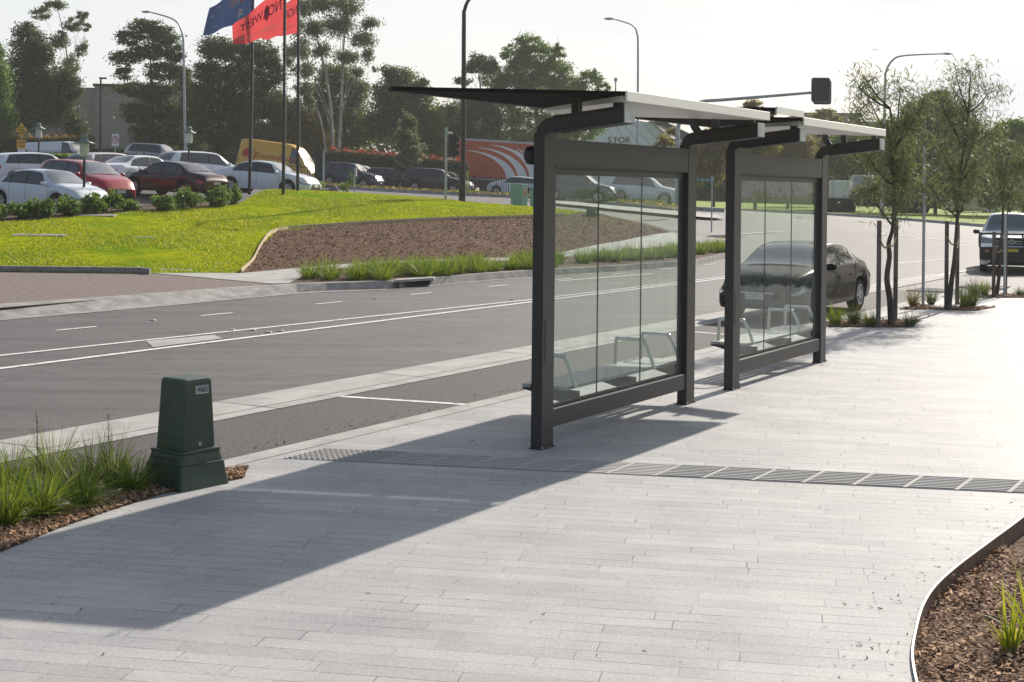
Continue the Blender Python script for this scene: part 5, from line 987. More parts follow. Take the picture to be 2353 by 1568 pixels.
# white truck cab seen through glass
tx, ty_ = Q(1424, 98); r = root('truck_cab', (tx, ty_, H(tx, ty_)), rad(-14), 'white truck cab between the dark wagon and the white people mover', 'truck', MR)
mb = MB(); mb.prism([(-1.2, -1.15), (1.0, -1.15), (1.2, -.9), (1.2, .9), (1.0, 1.15), (-1.2, 1.15)], .6, 3.0); mb.prism([(-1.2, -1.0), (.3, -1.0), (.3, 1.0), (-1.2, 1.0)], 3.0, 3.45); mb.build('cab', M['p_white'], r, .08)
mb = MB(); mb.box(-.1, .8, -1.175, -1.16, 1.7, 2.5); mb.build('side_window', M['carglass'], r); mb = MB(); mb.box(1.205, 1.22, -.95, .95, 1.7, 2.6); mb.build('windscreen', M['screen'], r)
mb = MB(); mb.box(-3.8, 1.0, -.9, .9, .55, .85); mb.box(-2.4, -1.3, -1.1, 1.1, .9, 2.2); mb.build('chassis', M['galv'], r)
for x in (.4, -2.6, -3.6): w_ = MB(); w_.lathe([(.3, -.15), (.5, -.15), (.52, 0), (.5, .15), (.3, .13), (.05, .1)], (0, 0, 0), 20); w_.v = [(x + a, -1.02 + c, .52 + b) for a, b, c in w_.v]; w_.build('wheel', M['tyre'], r)
# tank truck behind the first street tree
tx, ty_ = Q(2010, 112); r = root('tank_truck', (tx, ty_, H(tx, ty_)), rad(4), 'silver tank body on a dark chassis behind the first street tree', 'truck')
mb = MB(); mb.tube([(-1.9, 0, 2.2), (-1.75, 0, 2.2), (2.0, 0, 2.2), (2.2, 0, 2.2)], [.5, .85, .85, .5], 20); mb.build('tank', M['galv'], r)
mb = MB(); mb.box(-4.2, 5.2, -1.1, 1.1, .75, 1.15); mb.box(-4.2, 5.2, -1.15, 1.15, 1.15, 1.22)
for x in (-3.4, -2.3, 2.4, 3.5): mb.tube([(x, -1.1, .5), (x, 1.1, .5)], .48, 16)
mb.build('chassis', M['dark'], r); mb = MB(); mb.box(-3.4, -2.3, -.9, .9, 1.22, 2.6); mb.build('pump_cabinet', M['white'], r, .05)
mb = MB()
for x in (-4.1, -3.6): mb.box(x, x + .05, -1, -.95, 1.22, 2.9); mb.box(x, x + .05, .95, 1.0, 1.22, 2.9)
mb.box(-4.1, -3.55, -1, -.95, 2.86, 2.92); mb.build('rail', M['galv'], r)
#SECTION_FURNITURE
# ================================================================ POLES, SIGNS, FLAGS, CABINETS
def base_at(x, Z): X, Y = Q(x, Z); return X, Y, H(X, Y)
def streetlight(label, xb, Z, path, m='galv', r0=.11, head=True, group='tall street lights', hd=1, yb=None):
    X, Y, z = base_at(xb, Z); r = root('street_light', (X, Y, z), 0, label, 'street light', group)
    pp_ = [Vector(V3(x, y, Z)) - Vector((X, Y, z)) for x, y in path]; pp_[0].z = -.1 if True else 0
    c = catmull([tuple(p) for p in pp_], 6); mb = MB(); mb.tube(c, list(np.linspace(r0, r0 * .42, len(c))), 10); mb.cyl(0, 0, -.1, 1.5, r0 * 1.35, r0 * 1.3, 12); mb.cyl(0, 0, -.1, .06, r0 * 2, r0 * 2, 8); mb.build('pole', M[m], r)
    if head:
        e = pp_[-1]; q = MB(); q.lathe([(0, -.06), (.12, -.05), (.17, .0), (.12, .07), (0, .1)], (0, 0, 0), 12); q.v = [(e.x + hd * .28 + a * 2.3, e.y + b, e.z + c_) for a, b, c_ in q.v]; h_ = q.build('lamp_head', M['galv'], r)
        q = MB(); q.lathe([(0, -.09), (.1, -.07), (.12, -.03)], (e.x + hd * .3, e.y, e.z), 10); q.build('lamp_lens', M['lampglass'], h_)
    return r
streetlight('tall galvanised street light in front of the brick building, arm reaching left', 427, 104, [(427, 372), (424, 250), (422, 120), (418, 75), (400, 46), (345, 28)], hd=-1)
streetlight('galvanised street light rising behind the near shelter roof', 1466, 96, [(1463, 452), (1465, 300), (1466, 120), (1464, 78), (1452, 58), (1410, 44)], hd=-1, r0=.09)
streetlight('galvanised street light at the right with its arm reaching right over the street trees', 2026, 98, [(2026, 498), (2030, 350), (2034, 200), (2036, 165), (2052, 138), (2080, 128), (2168, 124)], hd=1)
streetlight('dark street light on the lawn, its curved top leaving the picture', 1062, 66, [(1062, 470), (1065, 300), (1066, 60), (1068, 22), (1082, -5), (1120, -30), (1180, -40)], 'black', r0=.12, hd=1)
X, Y, z = base_at(229, 108); r = root('area_light', (X, Y, z), 0, 'slim dark pole with a small flat lamp in front of the brick building', 'street light'); h_ = V3(229, 180, 108)[2] - z
MB().cyl(0, 0, -.1, h_, .09, .07, 10).build('pole', M['black'], r); q = MB(); q.box(-.1, .42, -.12, .12, h_ - .06, h_ + .06); q.build('lamp_head', M['black'], r)
def lantern(label, x, Z, ytop, yrim, yfoot=None):
    X, Y, z = base_at(x, Z); r = root('lantern_post', (X, Y, z), 0, label, 'lamp post', 'lantern posts in the car park'); h = V3(x, ytop, Z)[2] - z
    q = MB(); q.cyl(0, 0, -.1, h - .95, .05, .05, 10); q.build('post', M['black'], r)
    q = MB(); q.lathe([(.05, h - .95), (.07, h - .93), (.07, h - .88), (.17, h - .87), (.17, h - .84)], (0, 0, 0), 16); q.build('collar', M['lampgreen'], r)
    q = MB(); q.lathe([(.17, h - .84), (.175, h - .34)], (0, 0, 0), 16); q.build('glass_shade', M['lampglass'], r)
    q = MB(); q.lathe([(.37, h - .36), (.375, h - .34), (.15, h - .25), (.14, h - .13), (.16, h - .12), (.1, h - .05), (.02, h)], (0, 0, 0), 24); q.lathe([(.17, h - .345), (.37, h - .355)], (0, 0, 0), 24); q.build('cap', M['lampgreen'], r)
    return r
lantern('nearest green-capped lantern post standing in the shrub bed', 193, 53.5, 308, 0); lantern('green-capped lantern post in front of the white wagon', 433, 72, 290, 0); lantern('green-capped lantern post beside the yellow diamond sign', 88, 80, 282, 0)
X, Y, z = base_at(451, 74.5); o = MB().cyl(0, 0, -.1, V3(451, 358, 74.5)[2] - z, .05, .05, 8).build('bollard_post', M['black']); o.location = (X, Y, z); tag(o, 'thin black post right of the middle lantern post', 'post')
# flags
def flagpole(label, x0, Z, xt):
    X, Y, z = base_at(x0, Z); r = root('flagpole', (X, Y, z), 0, label, 'flagpole', 'dark flagpoles on the lawn crest'); t = Vector(V3(xt, -90, Z)) - Vector((X, Y, z))
    q = MB(); q.tube([(0, 0, -.2), (t.x * .5, 0, t.z * .5), tuple(t)], [.075, .065, .045], 10); q.build('pole', M['black'], r)
    q = MB(); q.lathe([(0, -.06), (.06, 0), (0, .06)], tuple(t), 10); q.build('finial', M['silver'], r)
    q = MB(); q.tube([(.11, -.05, 1.2), (t.x * .5 + .1, -.05, t.z * .5), (t.x + .05, -.05, t.z - .2)], .008, 4); q.build('halyard', M['galv'], r)
FZ = 65
flagpole('left flagpole, flying the blue flag', 573, 66, 583); flagpole('middle flagpole, foot lowest on the lawn', 651, 63, 655); flagpole('right flagpole, closest to the tall gum', 684, 66, 686)
def flagmap(hs_t, hs_b, fl_t, fl_b, Z, wave=.12, ph=0, sag=0):
    a, b, c, d = [Vector(V3(x, y, Z)) for x, y in (hs_t, hs_b, fl_t, fl_b)]
    def f(u, v_, off=0):   # u 0 at the pole to 1 at the fly, v 0 bottom 1 top
        p = b.lerp(a, v_).lerp(d.lerp(c, v_), u); w_ = wave * u * math.sin(u * 9 + ph + v_ * 1.6)
        return p + Vector((0, w_ - off, -sag * math.sin(u * math.pi) + .05 * u * math.sin(u * 13 + ph)))
    return f
def clothmat(nm, col):
    m = mat(nm, col, .7, spec=.2); t = N(m, 'ShaderNodeBsdfTranslucent'); t.inputs[0].default_value = (*col, 1); x = N(m, 'ShaderNodeMixShader'); x.inputs[0].default_value = .55
    o = [q for q in m.node_tree.nodes if q.type == 'OUTPUT_MATERIAL'][0]; L(m, bs(m).outputs[0], x.inputs[1]); L(m, t.outputs[0], x.inputs[2]); L(m, x.outputs[0], o.inputs[0]); return m
FB = clothmat('flag_blue', (.025, .045, .11)); FR = clothmat('flag_red', (.62, .075, .08)); FW = clothmat('flag_white', (.8, .8, .8)); FP = clothmat('flag_purple', (.12, .03, .16)); FRD = clothmat('flag_dark_red', (.55, .02, .04))
def flag(name, f, m, label, base_p):
    mb = MB(); nu, nv = 36, 10; mb.add([f(i / nu, j / nv) for i in range(nu + 1) for j in range(nv + 1)], [(i * (nv + 1) + j, (i + 1) * (nv + 1) + j, (i + 1) * (nv + 1) + j + 1, i * (nv + 1) + j + 1) for i in range(nu) for j in range(nv)], True)
    o = mb.build(name, m); return tag(o, label, 'flag', 'flags blowing left from the poles')
def on_flag(f, poly, m, par, nm, off=.012):
    mb = MB()
    mb2 = MB(); n_ = len(poly); mb2.add([f(u, v_, off) for u, v_ in poly] + [f(u, v_, -off) for u, v_ in poly], [tuple(t) for t in geometry.tessellate_polygon([[Vector((u, v_, 0)) for u, v_ in poly]])])
    mb2.f += [tuple(q + n_ for q in t) for t in mb2.f]; mb2.sm = [False] * len(mb2.f); return mb2.build(nm, m, par)
def quadstrip(p0, p1, w_, n_=6):
    d = (p1[0] - p0[0], p1[1] - p0[1]); l = math.hypot(*d); nx, ny = -d[1] / l * w_ / 2, d[0] / l * w_ / 2
    a = [(p0[0] + d[0] * t + nx, p0[1] + d[1] * t + ny) for t in np.linspace(0, 1, n_)]; b = [(p0[0] + d[0] * t - nx, p0[1] + d[1] * t - ny) for t in np.linspace(1, 0, n_)]; return a + b
fA = flagmap((584, -62), (577, 42), (482, 22), (466, 84), 66, .1, .5)
ob = flag('flag', fA, FB, 'blue flag with white stars and a cross canton in the corner', None)
def star(cu, cv, r_, n_=7):
    o = []
    for k in range(2 * n_): a = math.pi * k / n_ + .2; q = r_ if k % 2 == 0 else r_ * .45; o.append((cu + q * math.cos(a) * .55, cv + q * math.sin(a)))
    return o
on_flag(fA, star(.25, .25, .15), FW, ob, 'star')
for cu, cv, rr_ in ((.76, .2, .07), (.76, .82, .07), (.63, .55, .07), (.88, .62, .07), (.81, .45, .04)): on_flag(fA, star(cu, cv, rr_), FW, ob, 'star')
for a, b, w_, m_, of in (((0, .5), (.48, 1), .09, FW, .012), ((0, 1), (.48, .5), .09, FW, .012), ((0, .5), (.48, 1), .03, FR, .016), ((0, 1), (.48, .5), .03, FR, .016), ((0, .75), (.48, .75), .16, FW, .02), ((.24, .5), (.24, 1), .1, FW, .02), ((0, .75), (.48, .75), .09, FR, .024), ((.24, .5), (.24, 1), .055, FR, .024)):
    on_flag(fA, quadstrip(a, b, w_), m_, ob, 'canton_cross', of)
def flag_text(f, txt, cu, cv, su, sv, m_, par, off=.014):
    vs, fs = text_geo(txt, 1.0); mb = MB(); g = [f(cu + a * su, cv + b * sv, off) for a, b, _ in vs]; g2 = [f(cu + a * su, cv + b * sv, -off) for a, b, _ in vs]; mb.add(g, fs); mb.add(g2, fs); return mb.build('lettering', m_, par)
# lettering reads mirrored from this side, as the flag is seen from its back
fB = flagmap((655, -38), (652, 76), (534, 62), (537, 106), 63, .14, 1.6, .0)
ob = flag('flag', fB, FR, 'large red company flag with mirrored lettering on the middle pole', None)
flag_text(fB, 'NORWEST', .45, .62, .165, .36, FP, ob); flag_text(fB, 'COMMERCIAL | INDUSTRIAL', .5, .2, .062, .14, FW, ob)
on_flag(fB, [(.34 + .05 * math.cos(a), .62 + .2 * math.sin(a)) for a in np.linspace(0, 6.28, 20)[:-1]], FRD, ob, 'emblem', .013)
fC = flagmap((687, -10), (684, 76), (600, 40), (602, 92), 66.2, .08, .3)
ob = flag('flag', fC, FR, 'red company flag on the right pole, half hidden behind the middle flag', None)
flag_text(fC, 'NORWEST', .42, .62, .165, .36, FP, ob); flag_text(fC, 'COMMERCIAL | INDUSTRIAL', .5, .22, .062, .14, FW, ob)
# traffic signals
X, Y, z = base_at(1024, 66); r = root('traffic_signal', (X, Y, z), 0, 'traffic signal seen from behind on a galvanised post left of the dark street light', 'traffic light', 'traffic signals'); h_ = V3(1026, 293, 66)[2] - z
MB().cyl(0, 0, -.1, h_ - .35, .06, .055, 10).build('post', M['galv'], r); MB().cyl(0, 0, h_ - .35, h_, .075, .075, 10).build('top_sleeve', M['cabinet'], r)
q = MB(); q.box(.12, .5, -.1, .12, h_ - 1.35, h_ - .35); hs_ = q.build('signal_housing', M['black'], r, .03); q = MB()
for k_ in range(3): q.box(.5, .62, -.06, .12, h_ - 1.28 + k_ * .31, h_ - 1.26 + k_ * .31 + .2); q.tube([(.3, .12, h_ - 1.17 + k_ * .31), (.3, .36, h_ - 1.2 + k_ * .31)], .13, 12)
q.build('visor', M['black'], hs_); q = MB(); q.box(0, .3, -.03, .03, h_ - .3, h_ - .2); q.box(0, .3, -.03, .03, h_ - 1.48, h_ - 1.42); q.build('bracket', M['silver'], r)
X, Y, z = base_at(1556, 76); r = root('traffic_signal', (X, Y, z), 0, 'mast-arm traffic signal with two black target boards above the farther shelter roof', 'traffic light', 'traffic signals')
mp2 = [Vector(V3(x, y, 76)) - Vector((X, Y, z)) for x, y in [(1556, 470), (1557, 330), (1560, 285), (1580, 250), (1615, 234), (1660, 230), (1760, 222), (1868, 213)]]
c = catmull([tuple(p) for p in mp2], 5); q = MB(); q.tube(c, list(np.linspace(.13, .07, len(c))), 12); q.build('mast', M['galv'], r)
def rboard(cx_, cy_, w_, h2, yoff, nm):
    c_ = Vector(V3(cx_, cy_, 76)) - Vector((X, Y, z)); pl = []
    for (sx_, sy_, a0) in ((1, 1, 0), (-1, 1, 90), (-1, -1, 180), (1, -1, 270)):
        for k_ in range(5): a = rad(a0 + 22.5 * k_); pl.append((sx_ * (w_ / 2 - .12) + .12 * math.cos(a), sy_ * (h2 / 2 - .12) + .12 * math.sin(a)))
    mb = MB(); mb.prism(pl, 0, .05); mb.v = [(c_.x + a, yoff + cc, c_.z + b) for a, b, cc in mb.v]; b_ = mb.build(nm, M['black'], r)
    mb = MB(); mb.tube([(c_.x + a * 1.0, yoff + .0, c_.z + b * 1.0) for a, b in pl + pl[:1]], .014, 5); mb.build('board_rim', M['galv'], b_)
    mb = MB()
    for k_ in (-.35, 0, .35): mb.tube([(c_.x, yoff + .05, c_.z + k_), (c_.x, yoff + .35, c_.z + k_ - .03)], .13, 12)
    mb.box(c_.x - .17, c_.x + .17, yoff + .05, yoff + .2, c_.z - .55, c_.z + .55); mb.build('signal_housing', M['dark'], b_)
rboard(1883, 208, .98, 1.28, -.3, 'target_board'); rboard(1894, 211, .96, 1.28, .5, 'target_board')
# signs
def sign_post(X, Y, z, h, label, cat='road sign', r_=.03, name='road_sign', group=None):
    r = root(name, (X, Y, z), 0, label, cat, group); MB().cyl(0, 0, -.1, h, r_, r_, 8).build('post', M['galv'], r); return r
X, Y, z = base_at(48, 96); hh_ = V3(48, 300, 96)[2] - z; r = sign_post(X, Y, z, hh_, 'yellow diamond sign LEFT LANE ENDS above a CHANGE LANES plate')
q = MB(); q.add([(-.38, -.05, hh_), (0, -.05, hh_ - .52 * 1.0), (.38, -.05, hh_), (0, -.05, hh_ + .52), (-.38, -.04, hh_), (0, -.04, hh_ - .52), (.38, -.04, hh_), (0, -.04, hh_ + .52)], [(0, 1, 2, 3), (7, 6, 5, 4), (0, 4, 5, 1), (1, 5, 6, 2), (2, 6, 7, 3), (3, 7, 4, 0)]); b_ = q.build('diamond_board', M['yellow'], r)
for k_, t in enumerate(('LEFT', 'LANE', 'ENDS')): put_text(t, .22, M['black'], b_, (0, -.056, hh_ + .2 - k_ * .2), (1, 0, 0), (0, 0, 1), 0, 'lettering', .012)
q = MB(); q.box(-.3, .3, -.05, -.04, hh_ - 1.22, hh_ - .64); b_ = q.build('plate', M['yellow'], r)
for k_, t in enumerate(('CHANGE', 'LANES')): put_text(t, .17, M['black'], b_, (0, -.056, hh_ - .82 - k_ * .22), (1, 0, 0), (0, 0, 1), 0, 'lettering', .01)
X, Y, z = base_at(264, 101); hh_ = V3(264, 308, 101)[2] - z; r = sign_post(X, Y, z, hh_, 'white speed limit 70 sign in front of the brick building', group='speed signs')
q = MB(); q.box(-.24, .24, -.05, -.04, hh_ - .86, hh_); b_ = q.build('board', M['signwhite'], r); cz = hh_ - .42
q = MB(); n_ = 28; q.add([(rr_ * math.cos(a), -.054, cz + rr_ * 1.25 * math.sin(a)) for rr_ in (.17, .225) for a in [2 * math.pi * k_ / n_ for k_ in range(n_)]], [(k_, (k_ + 1) % n_, (k_ + 1) % n_ + n_, k_ + n_) for k_ in range(n_)]); q.build('red_ring', M['signred'], b_)
put_text('70', .27, M['black'], b_, (0, -.056, cz), (1, 0, 0), (0, 0, 1.2), 0, 'lettering', .012)
X, Y, z = base_at(1636, 68); hh_ = V3(1639, 404, 68)[2] - z; r = sign_post(X, Y, z, hh_, 'street name sign on a thin pole in the grass between the shelters', 'street sign', .035)
q = MB(); zs = V3(1600, 414, 68)[2] - z; q.box(-1.55, -.06, -.02, .02, zs - .11, zs + .11); b_ = q.build('name_blade', M['signgreen'], r); put_text('NORWEST BLVD', .19, M['signwhite'], b_, (-.81, -.025, zs), (1, 0, 0), (0, 0, 1), 0, 'lettering', .004)
q = MB(); q.box(-.32, -.05, -.02, .02, zs - .38, zs - .16); q.build('number_plate', M['signgreen'], r); q = MB(); q.box(-.07, .07, -.05, .05, zs - .14, zs + .16); q.build('clamp', M['galv'], r)
X, Y, z = base_at(814, 80); hh_ = V3(814, 385, 80)[2] - z; r = sign_post(X, Y, z, hh_ , 'thin pole with sign edge-on beyond the lawn crest', 'road sign', .035); q = MB(); q.box(.04, .12, -.2, .2, hh_ - .5, hh_ - .02); q.build('board', M['galv'], r)
X, Y = P(2121, 708); r = sign_post(X, Y, 0, 3.3, 'tall thin grey pole between the first and second street trees', 'pole', .032, 'sign_pole'); q = MB(); q.cyl(0, 0, 3.3, 3.33, .036, .036, 8); q.build('cap', M['galv'], r)
X, Y = P(2308, 682); r = sign_post(X, Y, 0, 1.9, 'short grey pole in front of the white pickup', 'pole', .03, 'sign_pole'); q = MB(); q.cyl(0, 0, 1.9, 1.93, .034, .034, 8); q.build('cap', M['galv'], r)
for px_, Z, hpx, lb in ((2237, 88, 60, 'small signpost at the far kerb right of the second street tree'), (2390, 84, 60, 'small signpost beyond the pickup')):
    X, Y, z = base_at(px_, Z); r = sign_post(X, Y, z, hpx * Z / F, lb, 'road sign', .03); q = MB(); q.box(-.18, .18, -.05, -.04, hpx * Z / F - .45, hpx * Z / F); q.build('board', M['galv'], r)
# monolith sign, cabinets, rock, lids
X, Y, z = base_at(734, 77); h_ = V3(734, 347, 77)[2] - z; r = root('monolith_sign', (X, Y, z), rad(8), 'tall dark slab sign with a pale right edge beyond the lawn', 'sign'); MB().box(-.28, .16, -.15, .15, -.2, h_).build('slab', M['black'], r); MB().box(.162, .26, -.16, .16, -.2, h_ + .03).build('edge_panel', M['galv'], r)
def cabinet(x, Z, wpx, hpx, lb, rot, sticker=True):
    X, Y, z = base_at(x, Z); r = root('utility_cabinet', (X, Y, z + .12), rad(rot), lb, 'utility cabinet', 'pale green utility cabinets'); w_ = wpx * Z / F; h = hpx * Z / F
    q = MB(); q.box(-w_ * .36, w_ * .36, -w_ * .3, w_ * .3, 0, h - .05); q.build('body', M['cabinet'], r, .015); q = MB(); q.box(-w_ * .38, w_ * .38, -w_ * .32, w_ * .32, h - .05, h); q.build('lid', M['cabinet'], r, .01)
    q = MB(); q.box(-.003, .003, -w_ * .3 - .004, -w_ * .3, .06, h - .08); q.build('door_gap', M['black'], r)
    if sticker:
        q = MB(); q.box(w_ * .36, w_ * .36 + .004, -w_ * .08, w_ * .16, h * .5, h * .8); st = q.build('warning_label', M['amber'], r); q = MB()
        for k_ in range(3): q.box(w_ * .36 + .004, w_ * .36 + .006, -w_ * .06, w_ * .14, h * .54 + k_ * .07, h * .56 + k_ * .07)
        q.build('label_lines', M['black'], st)
cabinet(1193, 66.5, 42, 54, 'pale green utility cabinet with an orange warning label on the lawn edge', -32); cabinet(1232, 66, 30, 50, 'second pale green cabinet, mostly behind the near shelter post', -32, False)
X, Y, z = base_at(1363, 61.5); r = root('utility_cabinet', (X, Y, z + .15), 0, 'small dark green box on top of the mulch mound behind the glass', 'utility cabinet'); MB().box(-.28, .12, -.15, .15, 0, .32).build('body', M['pillargreen'], r, .02); MB().box(.16, .2, -.15, .15, 0, .4).build('marker_post', M['pillargreen'], r)
def rock(x, Z, s_, lb):
    X, Y, z = base_at(x, Z); bm = bmesh.new(); bmesh.ops.create_icosphere(bm, subdivisions=3, radius=1)
    for v in bm.verts: k_ = 1 + .22 * math.sin(v.co.x * 4 + 1) * math.cos(v.co.y * 5) + .15 * math.sin(v.co.z * 7 + v.co.x * 3); v.co *= k_; v.co.x *= s_; v.co.y *= s_ * .7; v.co.z *= s_ * .8
    me = bpy.data.meshes.new('rock'); bm.to_mesh(me); bm.free(); me.materials.append(M['rock']); o = bpy.data.objects.new('rock', me); COL.objects.link(o); o.location = (X, Y, z + s_ * .2); tag(o, lb, 'rock')
rock(764, 75.5, .42, 'brown boulder beyond the lawn crest, right of the white sports sedan')
for x, Z, w_, d_, lb in ((92, 45.5, 1.6, .5, 'long concrete pit lid set in the left of the lawn'), (330, 46, .7, .3, 'small grey pit lid in the middle of the lawn'), (210, 51.5, 1.7, .6, 'concrete pit lid beside the shrub bed'), (405, 37.6, .8, .3, 'round concrete lid at the lower lawn edge')):
    X, Y, z = base_at(x, Z); o = MB().box(-w_ / 2, w_ / 2, -d_ / 2, d_ / 2, -.1, .008).build('pit_lid', M['concrete2']); o.location = (X, Y, z + .16); o.rotation_euler = (rad(4), 0, rad(5)); tag(o, lb, 'pit lid', 'pit lids in the lawn')
# storm drain in the far kerb
a = Vector(Q(955, 34.85)); r = root('storm_drain', (a.x, a.y, 0), 0, 'dark storm drain opening in the far kerb below the grass band', 'drain')
p0 = Vector(Q(920, 34.22)) - a; p1 = Vector(Q(990, 35.3)) - a; nn = Vector((0, -.06)); q = MB(); q.add([(p0.x, p0.y - .1, .0), (p1.x, p1.y - .1, .0), (p1.x, p1.y - .02, .125), (p0.x, p0.y - .02, .125)], [(0, 1, 2, 3)]); q.build('opening', M['dark'], r)
q = MB(); q.prism([(p0.x - .1, p0.y - .1), (p1.x + .1, p1.y - .08), (p1.x + .1, p1.y + .5), (p0.x - .1, p0.y + .5)], .13, .19); q.build('lid', M['concrete'], r)
# raised road studs
for x, y, lb in ((533, 759, 'road stud on the upper centre line, left of its pair'), (581, 760, 'road stud between the centre lines, second from the left'), (645, 762, 'road stud touching the lower centre line, right of the pair'), (617, 765, 'road stud below the upper centre line near the pale patch'), (351, 737, 'lone road stud left of the second lane dash'), (863, 687, 'lone road stud right of the third lane dash'), (1176, 690, 'road stud on the centre line just left of the shelter post'), (952, 655, 'tiny road stud near the drain')):
    p = P(x, y, -.02); o = MB().loft([[(-.055, -.055, 0), (.055, -.055, 0), (.055, .055, 0), (-.055, .055, 0)], [(-.035, -.04, .02), (.035, -.04, .02), (.035, .04, .02), (-.035, .04, .02)]], True, False).build('road_stud', M['concrete']); o.location = (*p, -.018); tag(o, lb, 'road stud', 'raised road studs')
# tree grates and loose pallet behind the pits
for px_, py_, lb in ((2150, 668, 'slotted pale grate left behind the second street tree'), (2260, 660, 'slotted pale grate in front of the pickup')):
    p = P(px_, py_); r = root('drain_grate', (*p, 0), SROT, lb, 'grate', 'slotted grates at the path end'); q = MB()
    for k_ in range(9): q.box(-.6 + k_ * .14, -.53 + k_ * .14, -.5, .5, .003, .02)
    q.box(-.64, .64, -.56, -.5, .003, .022); q.box(-.64, .64, .5, .56, .003, .022); q.build('bars', M['concrete2'], r)
# fence
def fence(ptsx, label, h=1.15, dz=.17):
    X0, Y0, z0 = base_at(*ptsx[0]); r = root('metal_fence', (X0, Y0, z0), 0, label, 'fence', 'black picket fences along the median'); pk_ = MB(); rl = MB(); acc = 0
    for (xa, Za), (xb_, Zb) in zip(ptsx, ptsx[1:]):
        a = Vector(Q(xa, Za)); b = Vector(Q(xb_, Zb)); L_ = (b - a).length; k_ = int(L_ / .16)
        for i in range(k_):
            p = a.lerp(b, i / k_); z = H(p.x, p.y) - z0 + dz; x, y = p.x - X0, p.y - Y0; pk_.box(x - .017, x + .017, y - .017, y + .017, z + .05, z + h)
        k2 = max(1, int(L_ / 2.4))
        for i in range(k2):
            p = a.lerp(b, i / k2); q_ = a.lerp(b, (i + 1) / k2); z = H(p.x, p.y) - z0 + dz; zq = H(q_.x, q_.y) - z0 + dz; q = MB(); x, y = p.x - X0, p.y - Y0; q.box(x - .035, x + .035, y - .035, y + .035, z - .2, z + h + .06); q.build('fence_post', M['black'], r)
            for hh2 in (.15, h - .12): rl.tube([(x, y, z + hh2), (q_.x - X0, q_.y - Y0, zq + hh2)], .02, 4, False)
    pk_.build('pickets', M['black'], r); rl.build('rail', M['black'], r)
fence([(745, 93.5), (860, 93.8), (1000, 94.3), (1180, 95), (1250, 95)], 'black picket fence on the median in front of the dark wagons')
fence([(590, 93), (735, 93.2)], 'black picket fence in front of the yellow van'); fence([(60, 92), (200, 92), (330, 91.5), (420, 91.5)], 'black picket fence in front of the white van and silver wagon')
# buildings
def building_block(name, label, x0, x1, Z, ytop, ybot, depth, m, rot=0, roofm='black'):
    X0, X1 = Q(x0, Z)[0], Q(x1, Z)[0]; zt = V3((x0 + x1) / 2, ytop, Z)[2]; zb = V3((x0 + x1) / 2, ybot, Z)[2]; r = root(name, ((X0 + X1) / 2, Z, zb), rad(rot), label, 'building'); w_ = (X1 - X0) / 2
    q = MB(); q.box(-w_, w_, 0, depth, 0, zt - zb); q.build('wall', m, r); q = MB(); q.box(-w_ - .25, w_ + .25, -.25, depth + .25, zt - zb, zt - zb + .22); q.build('roof', M[roofm], r); return r, w_, zt - zb
m = mat('grey_brick_wall', rough=.9, spec=.2); v = obj_coord(m, (1, 1, 1), (rad(90), 0, 0)); bt = N(m, 'ShaderNodeTexBrick', Scale=1.0); bt.inputs['Brick Width'].default_value = .6; bt.inputs['Row Height'].default_value = .22; bt.inputs['Mortar Size'].default_value = .012
bt.inputs['Color1'].default_value = (.27, .245, .24, 1); bt.inputs['Color2'].default_value = (.32, .29, .28, 1); bt.inputs['Mortar'].default_value = (.22, .2, .2, 1); L(m, v, bt.inputs['Vector']); L(m, bt.outputs['Color'], bs(m).inputs['Base Color']); M['gbw'] = m
r, w_, h_ = building_block('brick_building', 'large windowless grey brick building behind the layered gum', 222, 470, 140, 201, 372, 14, M['gbw'], 12)
q = MB(); q.box(-w_ - 1.6, -w_ - .01, .5, 1.0, 0, h_ * .98); q.build('wall_return', M['gbw'], r); q = MB(); q.box(-w_ - 11, -w_ - 1.6, 2.5, 3.0, 0, h_ * .97); q.box(-w_ - 11.2, -w_ - 1.5, 2.3, 3.2, h_ * .97, h_ * .97 + .2); q.build('side_wing', M['brickwall'], r)
X, Y = Q(1465, 165); zb = V3(1465, 420, 165)[2]; r = root('showroom_building', (X, Y, zb), 0, 'white angled metal facade with grey letters above the near shelter header', 'building')
q = MB(); vp = lambda x, y: Vector(V3(x, y, 165)) - Vector((X, Y, zb)); poly = [vp(*p) for p in ((1345, 420), (1600, 420), (1600, 350), (1562, 330), (1500, 282), (1415, 272), (1365, 285), (1345, 330))]
n_ = len(poly); q.add([(p.x, 0, p.z) for p in poly] + [(p.x, 8, p.z) for p in poly], [tuple(range(n_)), tuple(range(n_, 2 * n_))[::-1]] + [(k_, k_ + n_, (k_ + 1) % n_ + n_, (k_ + 1) % n_) for k_ in range(n_)])
wm = noisy('ribbed_white_cladding', (.68, .74, .8), (.78, .83, .88), 1.2, .5); wl = q.build('facade', wm, r)
q = MB()
for k_ in range(8): a = vp(1385 + k_ * 22, 278); b = vp(1425 + k_ * 26, 345); q.tube([(a.x, -.03, a.z), (b.x, -.03, b.z)], .035, 4, False)
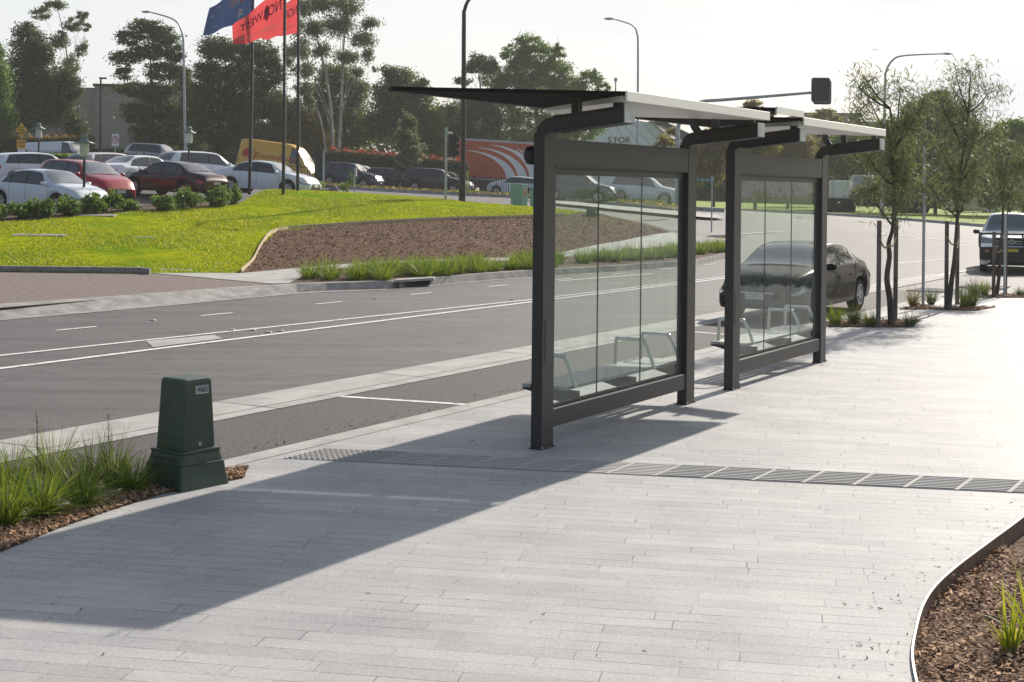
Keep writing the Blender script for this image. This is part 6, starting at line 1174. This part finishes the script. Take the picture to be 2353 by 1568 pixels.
q.build('seams', M['galv'], r); p = vp(1422, 323); put_text('S FOR', 1.0, M['black'], wl, (p.x, -.05, p.z), (1, 0, 0), (0, 0, 1), 0, 'lettering', .04)
q = MB(); pr = [vp(*p_) for p_ in ((1490, 280), (1520, 290), (1600, 345), (1600, 318), (1530, 283))]; n_ = len(pr); q.add([(p_.x, -1.5, p_.z) for p_ in pr] + [(p_.x, 3, p_.z) for p_ in pr], [tuple(range(n_)), tuple(range(n_, 2 * n_))[::-1]] + [(k_, k_ + n_, (k_ + 1) % n_ + n_, (k_ + 1) % n_) for k_ in range(n_)]); q.build('dark_roof', M['black'], r)
r, w_, h_ = building_block('office_building', 'far flat-topped dark building above the farther shelter roof', 1848, 1975, 230, 263, 440, 15, mat('office_grey', (.1, .1, .11), .7), 0)
q = MB()
for k_ in range(5): q.box(-w_ + .4, w_ - .4, -.03, .0, h_ - 2 - k_ * 2.6, h_ - 1 - k_ * 2.6)
q.build('window_band', M['carglass'], r)
building_block('office_building', 'small pale far building right of the flat-topped dark one', 1975, 2060, 240, 283, 440, 15, mat('pale_office', (.3, .32, .35), .7), 0)
building_block('office_building', 'low pale building glimpsed between the flagpoles and the tall gum', 700, 760, 150, 315, 400, 8, mat('pale_wall', (.4, .42, .48), .7), 0)
building_block('office_building', 'pale wall glimpsed through the trees right of the dark street light', 1060, 1120, 160, 240, 420, 8, mat('pale_wall_2', (.45, .5, .56), .7), 0)
#SECTION_HAZE
# thin warm air between here and the far trees
hz = MB().box(-110, 110, -12, 260, -1.6, 26).build('haze', bpy.data.materials.new('haze')); hz['kind'] = 'stuff'; hz['label'] = 'thin bright haze over the street'; hz['category'] = 'haze'
m = hz.data.materials[0]; m.use_nodes = True; m.node_tree.nodes.clear(); o_ = N(m, 'ShaderNodeOutputMaterial'); pv = N(m, 'ShaderNodeVolumePrincipled'); pv.inputs['Color'].default_value = (.95, .95, .95, 1); pv.inputs['Density'].default_value = .0004; pv.inputs['Anisotropy'].default_value = .3
L(m, pv.outputs[0], o_.inputs['Volume'])
